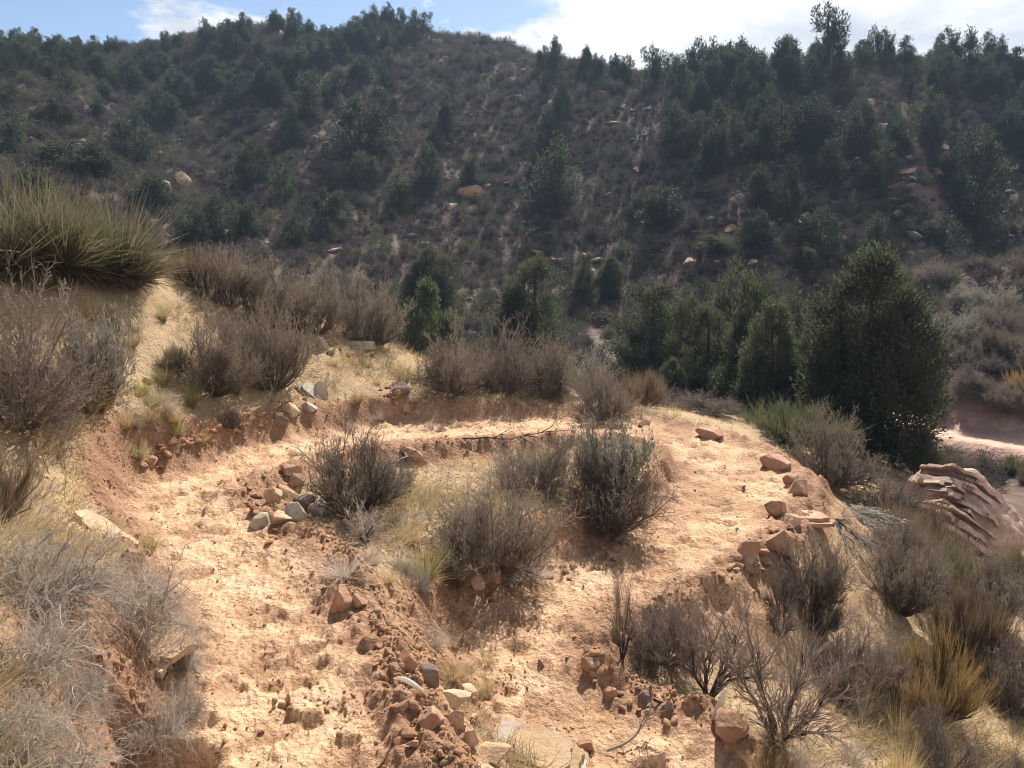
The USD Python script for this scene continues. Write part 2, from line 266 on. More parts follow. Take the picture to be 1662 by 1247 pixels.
# ------------------------------------------------------------------ plant materials
def plant_mat(name, cols, trans=0.0, rough=0.85, vary=0.25, clump=0.0):
    """colour differs a little from twig to twig (island) and from plant to plant (object)"""
    n = len(cols); nodes = {
        'geo': ('geometry', {}), 'obj': ('object_info', {}), 'r': ('rgb_ramp', {'ramp': [(k / max(n - 1, 1), c) for k, c in enumerate(cols)]}),
        'hv': ('map_range', {'from_min': 0.0, 'from_max': 1.0, 'to_min': 1 - vary, 'to_max': 1 + vary}), 'hsv': ('hsv', {}),
        'p': ('principled_bsdf', {'roughness': rough, 'specular_ior_level': 0.2})}
    links = [('geo.random_per_island', 'r.fac'), ('r.color', 'hsv.color'), ('obj.random', 'hv.value'), ('hv.result', 'hsv.value'), ('hsv.color', 'p.base_color')]
    if clump:                                                   # boughs differ in tone
        nodes |= {'tc': ('texture_coordinate', {}), 'nz': ('noise_texture', {'scale': clump, 'detail': 2.0}), 'av': ('math', {'math_type': 'multiply_add', 'value2': .45}), 'n2': ('map_range', {'from_min': .3, 'from_max': .7, 'to_min': 0.0, 'to_max': .6, 'clamp': True})}
        links = [l for l in links if l[1] != 'r.fac'] + [('tc.object', 'nz.vector'), ('nz.fac', 'n2.value'), ('geo.random_per_island', 'av.value1'), ('n2.result', 'av.value3'), ('av.value', 'r.fac')]
    if trans:
        nodes |= {'t': ('translucent_bsdf', {}), 'mx': ('mix_closure', {'fac': trans})}
        links += [('hsv.color', 't.color'), ('p.BSDF', 'mx.closure1'), ('t.BSDF', 'mx.closure2')]
        return mat(name, nodes, links, 'mx.closure')
    return mat(name, nodes, links, 'p.BSDF')
BARK = plant_mat('dark_bark', [(.06, .048, .040), (.11, .090, .078)])
GREYTWIG = plant_mat('grey_brown_twig', [(.16, .128, .104), (.26, .214, .176), (.36, .30, .25)], .3)
FUZZ = plant_mat('brown_leaflet', [(.19, .148, .108), (.29, .226, .168), (.37, .295, .22), (.24, .212, .14)], .5)
PURPLETWIG = plant_mat('purple_grey_twig', [(.18, .142, .120), (.28, .228, .195), (.37, .312, .268)], .22)
PALETWIG = plant_mat('bleached_twig', [(.35, .30, .25), (.52, .46, .39), (.64, .58, .50)], .35)
SILVER = plant_mat('silver_leaf', [(.24, .232, .19), (.35, .338, .28), (.44, .42, .35)], .35)
OLIVE = plant_mat('olive_stem', [(.120, .108, .060), (.175, .155, .090), (.235, .205, .125)], .3)
GREENST = plant_mat('green_stem', [(.098, .104, .054), (.15, .152, .080), (.205, .20, .108)], .3)
GOLD = plant_mat('golden_stem', [(.25, .165, .070), (.34, .235, .115), (.27, .21, .11)], .35)
TANST = plant_mat('tan_stem', [(.17, .120, .080), (.25, .180, .122), (.22, .172, .130)], .3)
TWIGSTRAW = plant_mat('grey_straw_twig', [(.28, .24, .205), (.41, .36, .315), (.52, .465, .41)], .4)
STRAW = plant_mat('straw_blade', [(.36, .27, .14), (.50, .39, .21), (.44, .37, .19)], .35)
GREENBLADE = plant_mat('yellow_green_blade', [(.22, .20, .085), (.34, .29, .13), (.46, .37, .19)], .4)
YUCCA = plant_mat('yucca_blade', [(.135, .118, .068), (.22, .182, .102), (.32, .255, .145), (.44, .35, .22)], .35, .55)
DEADLEAF = plant_mat('dead_blade', [(.12, .095, .07), (.22, .175, .125), (.32, .26, .19)], .2)
JUNI = plant_mat('juniper_spray', [(.048, .053, .029), (.078, .086, .045), (.112, .118, .063), (.148, .150, .080)], .4, .8, .2, 9.0)
JUNIY = plant_mat('yellow_green_spray', [(.062, .072, .034), (.095, .108, .050), (.145, .152, .075)], .38, .8, .15, 8.0)
PINE = plant_mat('far_tree_spray', [(.034, .045, .026), (.052, .064, .036), (.080, .090, .050)], .35, .8, .3, 7.0)
YELLEAF = plant_mat('yellow_leaf', [(.30, .27, .07), (.42, .38, .12)], .4)
HILLBUSH = plant_mat('hill_bush_twig', [(.068, .057, .056), (.115, .097, .095), (.168, .143, .138), (.10, .098, .085)], .35, .9, .35)

# ------------------------------------------------------------------ growing things
def grow(g, par, m, t0, t1, L0, L1, ang, up=0.0, wig=0.15, k=3, bend=0.0):
    n, kk = par.shape[:2]
    seg = np.linalg.norm(par[:, -1] - par[:, 0], axis=1); idx = g.choice(n, m, p=seg / seg.sum()); t = g.uniform(t0, t1, m) * (kk - 1)
    a = np.minimum(t.astype(int), kk - 2); fr = (t - a)[:, None]
    p = par[idx, a] * (1 - fr) + par[idx, a + 1] * fr; d = unit(par[idx, a + 1] - par[idx, a])
    d = unit(d + ang * unit(g.normal(size=(m, 3))) + [0, 0, up]); L = g.uniform(L0, L1, m)
    return march(g, p, d, L, k, wig, bend)
def march(g, p, d, L, k, wig, bend=0.0):
    out = [p]
    for _ in range(k - 1):
        p = p + d * (L / (k - 1))[:, None]; out.append(p); d = unit(d + wig * g.normal(size=d.shape) + [0, 0, bend])
    return np.stack(out, 1)
def ribbons(g, P, w0, w1):
    m, k = P.shape[:2]; d = unit(P[:, -1] - P[:, 0]); s = unit(np.cross(d, g.normal(size=(m, 3))))
    w = np.linspace(1, 0, k)[None, :, None] * np.broadcast_to(np.asarray(w0 - w1, float), (m,) if np.ndim(w0) else ()).reshape(-1, 1, 1) + w1
    v = np.stack([P - s[:, None] * w / 2, P + s[:, None] * w / 2], 2).reshape(-1, 3)
    b = (np.arange(m) * k * 2)[:, None] + (np.arange(k - 1) * 2)[None]; b = b.ravel()
    return v, np.vstack([np.stack([b, b + 1, b + 3], 1), np.stack([b, b + 3, b + 2], 1)])
def tubes(P, r0, r1, sides=4, prof=None):
    m, k = P.shape[:2]; d = unit(P[:, -1] - P[:, 0]); a = unit(np.cross(d, np.where(np.abs(d[:, 2:]) < .9, [0, 0, 1.], [1., 0, 0]))); b = np.cross(d, a)
    r = np.linspace(1, 0, k)[None, :, None, None] * np.reshape(np.asarray(r0, float) - r1, (-1, 1, 1, 1)) + r1
    if prof is not None: r = r * np.reshape(prof, (1, k, 1, 1))
    th = np.arange(sides) * 2 * np.pi / sides
    ring = np.cos(th)[None, :, None] * a[:, None] + np.sin(th)[None, :, None] * b[:, None]
    v = (P[:, :, None] + ring[:, None] * r).reshape(-1, 3)
    i0, i1, i2 = np.meshgrid(np.arange(m), np.arange(k - 1), np.arange(sides), indexing='ij'); s2 = (i2 + 1) % sides; o = i0 * k * sides + i1 * sides
    q = np.stack([o + i2, o + s2, o + s2 + sides, o + i2 + sides], -1).reshape(-1, 4)
    return v, np.vstack([q[:, [0, 1, 2]], q[:, [0, 2, 3]]])
def leaves(g, P, D, L, W, quad=False):
    """one slim leaf at each point"""
    n = len(P); D = unit(D); s = unit(np.cross(D, g.normal(size=(n, 3)))); L = np.broadcast_to(L, (n,))[:, None]; W = np.broadcast_to(W, (n,))[:, None]
    if quad:
        v = np.stack([P, P + D * L * .5 + s * W / 2, P + D * L, P + D * L * .5 - s * W / 2], 1).reshape(-1, 3); b = np.arange(n) * 4
        return v, np.vstack([np.stack([b, b + 1, b + 2], 1), np.stack([b, b + 2, b + 3], 1)])
    v = np.stack([P - s * W / 2, P + s * W / 2, P + D * L], 1).reshape(-1, 3); return v, np.arange(n * 3).reshape(-1, 3)
def join(*ms):
    vs, fs, o = [], [], 0
    for v, f in ms: vs.append(v); fs.append(f + o); o += len(v)
    return np.vstack(vs), np.vstack(fs)
def ends(P): return P[:, -1], unit(P[:, -1] - P[:, -2])
def fit(parts):
    """parts -> one unit tall, one unit wide (robustly measured), base at the origin"""
    v = np.vstack([p[0][0] for p in parts.values()]); h = np.percentile(v[:, 2], 99.3); w = np.percentile(np.hypot(v[:, 0], v[:, 1]), 97)
    return {k: ((p[0][0] / [2 * w, 2 * w, h], p[0][1]), p[1]) for k, p in parts.items()}
PROTO, SIZE = {}, {}
def proto(name, parts, normalise=True):
    if normalise: parts = fit(parts)
    path = f'/World/library_{name}'; stage.CreateClassPrim(path)
    for k, (m, ma) in parts.items(): usdkit.mesh(stage, f'{path}/{k}', m, ma)
    PROTO.setdefault(name.rsplit('_', 1)[0], []).append(path); return path
def place(name, path, loc, rz, sc, label, cat, group=None, tilt=None):
    p = path_for(name); x = UsdGeom.Xform.Define(stage, p)
    x.AddTranslateOp().Set(Gf.Vec3d(*map(float, loc))); x.AddRotateZOp().Set(float(rz))
    if tilt is not None: x.AddRotateXYZOp().Set(Gf.Vec3f(*map(float, tilt)))
    x.AddScaleOp().Set(Gf.Vec3f(*map(float, np.broadcast_to(sc, 3))))
    x.GetPrim().GetReferences().AddInternalReference(path); x.GetPrim().SetInstanceable(True)
    return tag(x, label, cat, group)

def dome_stems(g, n, R, H, lo=12, k=4, wig=.12, bend=.06, base=.05, fill=(.55, .9)):
    el = np.arcsin(g.uniform(math.sin(math.radians(lo)), 1, n)); a = g.uniform(0, 2 * np.pi, n)
    d = np.stack([np.cos(el) * np.cos(a), np.cos(el) * np.sin(a), np.sin(el)], 1)
    lump = .75 + .5 * meshkit.noise(d * 2.2 + g.uniform(0, 50), 1)
    L = 1 / np.sqrt((d[:, :2] ** 2).sum(1) / R ** 2 + d[:, 2] ** 2 / H ** 2) * lump * g.uniform(*fill, n)
    p = np.stack([base * np.cos(a) * g.uniform(0, 1, n), base * np.sin(a) * g.uniform(0, 1, n), np.zeros(n)], 1)
    return march(g, p, d, L, k, wig, bend)

def twiggy(seed, twig, leaf, nleaf=10000, nst=54, nsec=460, nter=2300, nq=7000, lo=6, up=.22, fine=1.0, leafsz=.022, R=.6, H=.8):
    g = np.random.default_rng(seed); A = dome_stems(g, nst, R, H, lo, 4, .16, .05, .16, (.4, .9)); B = grow(g, A, nsec, .2, 1, .16, .34, .8, up, .18, 3, .03); C = grow(g, B, nter, .1, 1, .07, .16, 1.0, up, .3, 4, .03)
    D = grow(g, C, nq, .1, 1, .025, .07, 1.0, up, .1, 2)
    w = join(tubes(A, .010, .004, 4), ribbons(g, B, .008, .004), ribbons(g, C, .0052 * fine, .0026 * fine), ribbons(g, D, .0036 * fine, .0018 * fine))
    out = {'stems': (w, twig)}
    if nleaf:
        p, d = ends(D); q = g.choice(len(p), nleaf); t = g.uniform(0, 1, (nleaf, 1)); pos = D[q, 0] * (1 - t) + p[q] * t
        out['foliage'] = (leaves(g, pos, d[q] + .9 * g.normal(size=(nleaf, 3)), leafsz * g.uniform(.5, 1.2, nleaf), leafsz * .42), leaf)
    return out
def broom(seed, stem, core, n=1000, nf=5600, lo=12, spread=.45, R=.6, H=.8):
    """many fine upright stems from one root (ephedra, rabbitbrush, broom)"""
    g = np.random.default_rng(seed); A = dome_stems(g, 60, R, H, lo, base=.2, fill=(.4, .8)); B = grow(g, A, n, .2, 1, .16, .36, spread, .45, .07, 4, .1); C = grow(g, B, nf, .2, 1, .08, .22, spread, .5, .07, 3, .08)
    return {'stems': (join(tubes(A, .014, .006, 4)), core), 'foliage': (join(ribbons(g, B, .005, .003), ribbons(g, C, .0042, .002)), stem)}
def open_shrub(seed, twig, nst=9, nsec=90, nter=620, nq=2400, R=.6, H=.85):
    """bare branching shrub: the limbs show"""
    g = np.random.default_rng(seed); A = dome_stems(g, nst, R, H, 30, 6, .22, .05, .04, (.7, .95)); B = grow(g, A, nsec, .2, 1, .2, .42, .6, .12, .22, 5, .03); C = grow(g, B, nter, .15, 1, .08, .22, .7, .1, .2, 4); D = grow(g, C, nq, .1, 1, .03, .09, .7, .15, .12, 2)
    return {'trunk': (tubes(A, .022, .007, 5), BARK), 'twigs': (join(tubes(B, .008, .004, 3), ribbons(g, C, .0055, .003), ribbons(g, D, .0038, .002)), twig)}
def blades(g, n, L0, L1, lo, w, droop, k=4, base=.04, wig=.05):
    el = np.arcsin(g.uniform(math.sin(math.radians(lo)), 1, n)); a = g.uniform(0, 2 * np.pi, n); d = np.stack([np.cos(el) * np.cos(a), np.cos(el) * np.sin(a), np.sin(el)], 1)
    p = np.stack([base * np.cos(a) * g.uniform(0, 1, n) ** .5, base * np.sin(a) * g.uniform(0, 1, n) ** .5, np.zeros(n)], 1)
    return ribbons(g, march(g, p, d, g.uniform(L0, L1, n), k, wig, -droop), w, w * .15)
for s in range(6):
    proto(f'dry_{s}', twiggy(100 + s, GREYTWIG, FUZZ, up=.2 + .05 * s, lo=4 + 2 * s, H=.7 + .03 * s))
for s in range(3):
    proto(f'greyish_{s}', twiggy(120 + s, PURPLETWIG, FUZZ, 3000, up=.2, lo=6))
    proto(f'silver_{s}', twiggy(130 + s, GREYTWIG, SILVER, 12000, 36, 300, 1500, 3200, up=.4, leafsz=.034, lo=10))
    proto(f'olive_{s}', broom(140 + s, OLIVE, GREYTWIG)); proto(f'green_{s}', broom(150 + s, GREENST, GREYTWIG, spread=.5))
    proto(f'gold_{s}', broom(160 + s, GOLD, GREYTWIG, 1100, 5600, 28, .28)); proto(f'tan_{s}', broom(170 + s, TANST, GREYTWIG, 1000, 5600, 10, .5))
    proto(f'bare_{s}', open_shrub(180 + s, PURPLETWIG)); proto(f'dead_{s}', open_shrub(190 + s, PALETWIG, 12, 110, 500, 1200))
for s in range(4):
    g = np.random.default_rng(200 + s)
    proto(f'tuftgreen_{s}', {'blades': (blades(g, 210, .5, 1, 35, .016, .10, 4, .13), GREENBLADE), 'dry_blades': (blades(g, 160, .3, .7, 10, .014, .12, 4, .13), STRAW)})
    proto(f'tuftstraw_{s}', {'blades': (blades(g, 260, .4, 1, 28, .014, .13, 4, .16, .1), STRAW)})
    proto(f'tuftgrey_{s}', {'blades': (blades(g, 320, .4, 1, 15, .011, .12, 5, .12, .16), PALETWIG)})
def tangle(seed):
    """a mound of dead curling stems over a dark twiggy core"""
    g = np.random.default_rng(seed); A = dome_stems(g, 130, .62, .55, 2, 7, .36, -.14, .45, (.6, 1.1)); B = grow(g, A, 900, .05, 1, .15, .45, .9, .05, .40, 6, -.08); C = grow(g, B, 3000, .05, 1, .06, .2, .9, 0, .35, 3)
    return {'stems': (join(tubes(A, .0085, .005, 3), ribbons(g, B, .0075, .004)), PALETWIG), 'twigs': (ribbons(g, C, .0042, .0024), TWIGSTRAW)}
for s in range(3): proto(f'tangle_{s}', tangle(210 + s))
def yucca(seed, heads=11):
    g = np.random.default_rng(seed); live, dead, tr = [], [], []
    for k in range(heads):
        c = np.array([g.normal(0, .26), g.normal(0, .2), g.uniform(.0, .12)]) if k else np.array([0, 0, .14]); tr.append(np.stack([[c[0] * .7, c[1] * .7, 0], c * [.85, .85, .5], c]))
        v, f = blades(g, 250, .30, .80, 6, .0135, .03, 5, .06, .05); live.append((v + c, f))
        v, f = blades(g, 190, .22, .5, 0, .014, .22, 5, .08, .14); dead.append((v * [1, 1, 1] + c - [0, 0, .04], f))
    return {'trunk': (tubes(np.stack(tr), .04, .03, 6), BARK), 'leaves': (join(*live), YUCCA), 'dead_skirt': (join(*dead), DEADLEAF)}
for s in range(2): proto(f'yucca_{s}', yucca(220 + s))

def conifer(seed, leaders, nclump, per, ll, lw, sig, m, H=1.0, lobes=.3, dense=.62, low=.02):
    """trunk with limbs, and a crown of spray clumps round several upright leaders; leaders: (x, y, base z, tip z, radius)"""
    g = np.random.default_rng(seed); C, O, limbs, tr = [], [], [], []
    wts = np.array([l[4] * (l[3] - l[2]) for l in leaders]); wts = wts / wts.sum()
    for (lx, ly, z0, z1, R), wt in zip(leaders, wts):
        n = int(nclump * wt); t = g.uniform(0, 1, n) ** 1.15; a = g.uniform(0, 2 * np.pi, n)
        prof = np.interp(t, [0, .12, .35, .7, .88, 1], [.66, .95, 1.0, .72, .46, .16]); rag = 1 + lobes * (2 * meshkit.noise(np.stack([2.2 * np.cos(a), 2.2 * np.sin(a), t * 7 + seed], -1), seed) - 1)
        r = R * prof * rag * np.sqrt(g.uniform(dense * .35, 1, n)); z = z0 + t * (z1 - z0) - .25 * r * (1 - t)
        c = np.stack([lx + r * np.cos(a), ly + r * np.sin(a), np.maximum(z, low)], 1); o = np.stack([np.cos(a) * .7, np.sin(a) * .7, .35 + t], 1)
        keep = meshkit.noise(c * 8 / H + seed, 3) > .36
        C.append(c[keep]); O.append(o[keep])
        cc = c[keep][g.choice(keep.sum(), min(keep.sum(), 26), replace=False)]
        zs = np.clip(cc[:, 2] - .4 * np.hypot(cc[:, 0] - lx, cc[:, 1] - ly), z0 + .02 * H, z0 + .9 * (z1 - z0)); fx = np.interp(zs, [-.05 * H, z0 + .15 * H, z0 + .5 * (z1 - z0), z0 + .93 * (z1 - z0)], [.1, .5, .85, 1.]) if z0 + .15 * H < z0 + .5 * (z1 - z0) else np.full(len(cc), .8)
        st = np.stack([lx * fx, ly * fx, zs], 1)
        limbs.append(np.stack([st, st * .5 + cc * .5 + [0, 0, -.02 * H], cc], 1))
        tr.append(np.stack([[lx * .1, ly * .1, -.05 * H], [lx * .5, ly * .5, z0 + .15 * H], [lx * .85, ly * .85, z0 + .5 * (z1 - z0)], [lx, ly, z0 + .93 * (z1 - z0)]]))
    C, O = np.vstack(C), np.vstack(O); n = len(C); i = np.repeat(np.arange(n), per)
    off = g.normal(size=(len(i), 3)) * sig; off[:, 2] *= 1.5
    P = C[i] + off; D = O[i] * .7 + [0, 0, .45] + .5 * g.normal(size=(len(i), 3)) + unit(off) * .6
    s = g.uniform(.6, 1.25, len(i))
    return {'trunk' if not q else f'trunk_{q:03d}': (join(tubes(t_[None], .028 * H, .006 * H, 6), tubes(b_, .007 * H, .002 * H, 3)), BARK) for q, (t_, b_) in enumerate(zip(tr, limbs))} | {'crown': (leaves(g, P, D, ll * s, lw * s), m)}
def leadset(g, n, R, spread):
    L = [(0, 0, .04, 1.0, R)]
    for k in range(n - 1):
        a = g.uniform(0, 6.283); q = g.uniform(.4, 1) * spread; h = g.uniform(.55, .92); L.append((q * math.cos(a), q * math.sin(a), g.uniform(.02, .2), h, R * g.uniform(.5, .85)))
    return L
g0 = np.random.default_rng(300)
for s in range(5): proto(f'juniper_{s}', conifer(310 + s, leadset(g0, 5 + s % 3, .26, .20), 460 if s else 720, 95 if s else 80, .022, .0085, .023, JUNI, lobes=.7 if s else .4))
for s in range(2): proto(f'juniperlight_{s}', conifer(320 + s, leadset(g0, 6, .24, .26), 400, 80, .030, .011, .024, JUNIY, lobes=.6))
for s in range(5): proto(f'fardense_{s}', conifer(330 + s, leadset(g0, 4 + s % 3, .30, .24), 150, 34, .048, .026, .036, PINE, dense=.8, lobes=.65))
for s in range(3): proto(f'fartall_{s}', conifer(340 + s, [(0, 0, .12, 1.0, .17), (.09, .03, .06, .80, .17), (-.10, .04, .10, .88, .15), (.02, -.09, .05, .66, .18)], 120, 28, .045, .022, .032, PINE, lobes=.7, dense=.8))
for s in range(3):                                          # open crown on a bare trunk
    L = [(.13 * math.cos(k * 2.1 + s), .13 * math.sin(k * 2.1 + s), .30 + .12 * k, .62 + .12 * k, .17) for k in range(4)]
    proto(f'faropen_{s}', conifer(350 + s, L, 100, 24, .050, .020, .024, PINE, lobes=.7))
def hillbush(seed, m=HILLBUSH):
    g = np.random.default_rng(seed); A = dome_stems(g, 26, .55, .62, 5, 3); B = grow(g, A, 150, .2, 1, .15, .33, .8, .2, .2, 2)
    p, d = ends(B); q = g.choice(len(p), 420); n = 420
    return {'bush': (join(ribbons(g, A, .025, .012), ribbons(g, B, .022, .012), leaves(g, p[q] + .05 * g.normal(size=(n, 3)), d[q] + .7 * g.normal(size=(n, 3)), .11, .032)), m)}
for s in range(5): proto(f'hillbush_{s}', hillbush(360 + s))
GREYGREEN = plant_mat('grey_green_bush', [(.10, .10, .062), (.15, .15, .10), (.19, .185, .13)], .25, .9, .3)
for s in range(2): proto(f'hillgreen_{s}', hillbush(370 + s, GREYGREEN))

# ------------------------------------------------------------------ stones
def rock_mat(name, a, b, c, scale=3.0, stain=(.07, .055, .045), amt=.5):
    return mat(name, {'tc': ('texture_coordinate', {}), 'obj': ('object_info', {}), 'mp': ('mapping', {'scale': (1, 1, 1)}), 'cx': ('combine_xyz', {}), 'va': ('vector_math', {'math_type': 'add'}),
        'n1': ('noise_texture', {'scale': scale, 'detail': 7.0, 'roughness': 0.65}), 'n2': ('noise_texture', {'scale': scale * 1.7, 'detail': 6.0, 'roughness': 0.7, 'distortion': 0.6}), 'n3': ('noise_texture', {'scale': scale * 14, 'detail': 3.0}),
        'r': ('rgb_ramp', {'ramp': [(.3, a), (.5, b), (.68, c)]}), 's': ('rgb_ramp', {'ramp': [(.55, (0, 0, 0)), (.68, (amt, amt, amt))]}), 'mx': ('mix_color', {'b': stain}),
        'k': ('math', {'math_type': 'multiply', 'value2': 31.0}), 'bh': ('math', {'math_type': 'multiply_add', 'value2': 0.35}), 'bump': ('bump', {'strength': 0.7, 'distance': 0.02}), 'p': ('principled_bsdf', {'roughness': 0.85, 'specular_ior_level': 0.25})},
        [('obj.random', 'k.value1'), ('k.value', 'cx.x'), ('k.value', 'cx.z'), ('tc.object', 'va.vector1'), ('cx.vector', 'va.vector2'), ('va.vector', 'n1.vector'), ('va.vector', 'n2.vector'), ('va.vector', 'n3.vector'), ('n1.fac', 'r.fac'), ('n2.fac', 's.fac'),
         ('r.color', 'mx.a'), ('s.color', 'mx.fac'), ('n3.fac', 'bh.value1'), ('n1.fac', 'bh.value3'), ('bh.value', 'bump.height'), ('mx.result', 'p.base_color'), ('bump.normal', 'p.normal')], 'p.BSDF')
REDROCK = rock_mat('red_sandstone', (.19, .095, .055), (.28, .155, .095), (.38, .25, .165))
TANROCK = rock_mat('tan_sandstone', (.25, .155, .09), (.35, .24, .15), (.46, .345, .235), 5.0)
GREYROCK = rock_mat('grey_stone', (.19, .15, .115), (.28, .23, .18), (.37, .315, .255), stain=(.10, .085, .07))
DARKROCK = rock_mat('dark_stone', (.075, .055, .045), (.14, .10, .08), (.22, .16, .12))
YELROCK = rock_mat('yellow_slab_stone', (.20, .128, .072), (.30, .20, .112), (.25, .19, .14), 7.0, (.10, .085, .072), .8)
PINKROCK = rock_mat('pink_sandstone', (.19, .115, .088), (.29, .195, .152), (.42, .315, .255), 4.0, (.16, .10, .085), .5)
WOOD = rock_mat('bleached_wood', (.42, .36, .28), (.56, .50, .41), (.66, .61, .53), 6.0, (.32, .27, .22), .5)
CLODM = rock_mat('soil_clod', (.22, .10, .05), (.33, .175, .09), (.42, .25, .14))
def stone(seed, dims=(1, 1, 1), sub=3, cuts=13, rough=.06, keep=.62):
    g = np.random.default_rng(seed); m = trimesh.creation.icosphere(sub); v = m.vertices.copy()
    for _ in range(cuts):
        n = unit(g.normal(size=3)); d = g.uniform(keep - .16, keep + .12); over = np.maximum(v @ n - d, 0); v -= over[:, None] * n * .96
    v += v * (rough * 2 * (meshkit.fbm(v * 2.6 + seed, 3, seed) - .5))[:, None]
    if sub > 3: v += v * (.05 * np.abs(meshkit.fbm(v * 7 + seed, 3, seed + 9) - .5) - .02)[:, None] * 2
    lo, hi = v.min(0), v.max(0); return (v - (lo + hi) / 2) / (hi - lo) * np.asarray(dims, float), np.array(m.faces)
SMALL = []
for s in range(8):
    pth = f'/World/library_stone_{s}'; stage.CreateClassPrim(pth)
    usdkit.mesh(stage, f'{pth}/stone', stone(400 + s, (1, .8, .62), 2), [REDROCK, CLODM, CLODM, REDROCK, TANROCK, CLODM, REDROCK, CLODM][s], smooth=38); SMALL.append(pth)
FARROCK = []
for s in range(4):
    pth = f'/World/library_farstone_{s}'; stage.CreateClassPrim(pth); usdkit.mesh(stage, f'{pth}/stone', stone(420 + s, (1.2, .9, .45), 2, 10), [GREYROCK, PINKROCK, PINKROCK, REDROCK][s], smooth=25); FARROCK.append(pth)

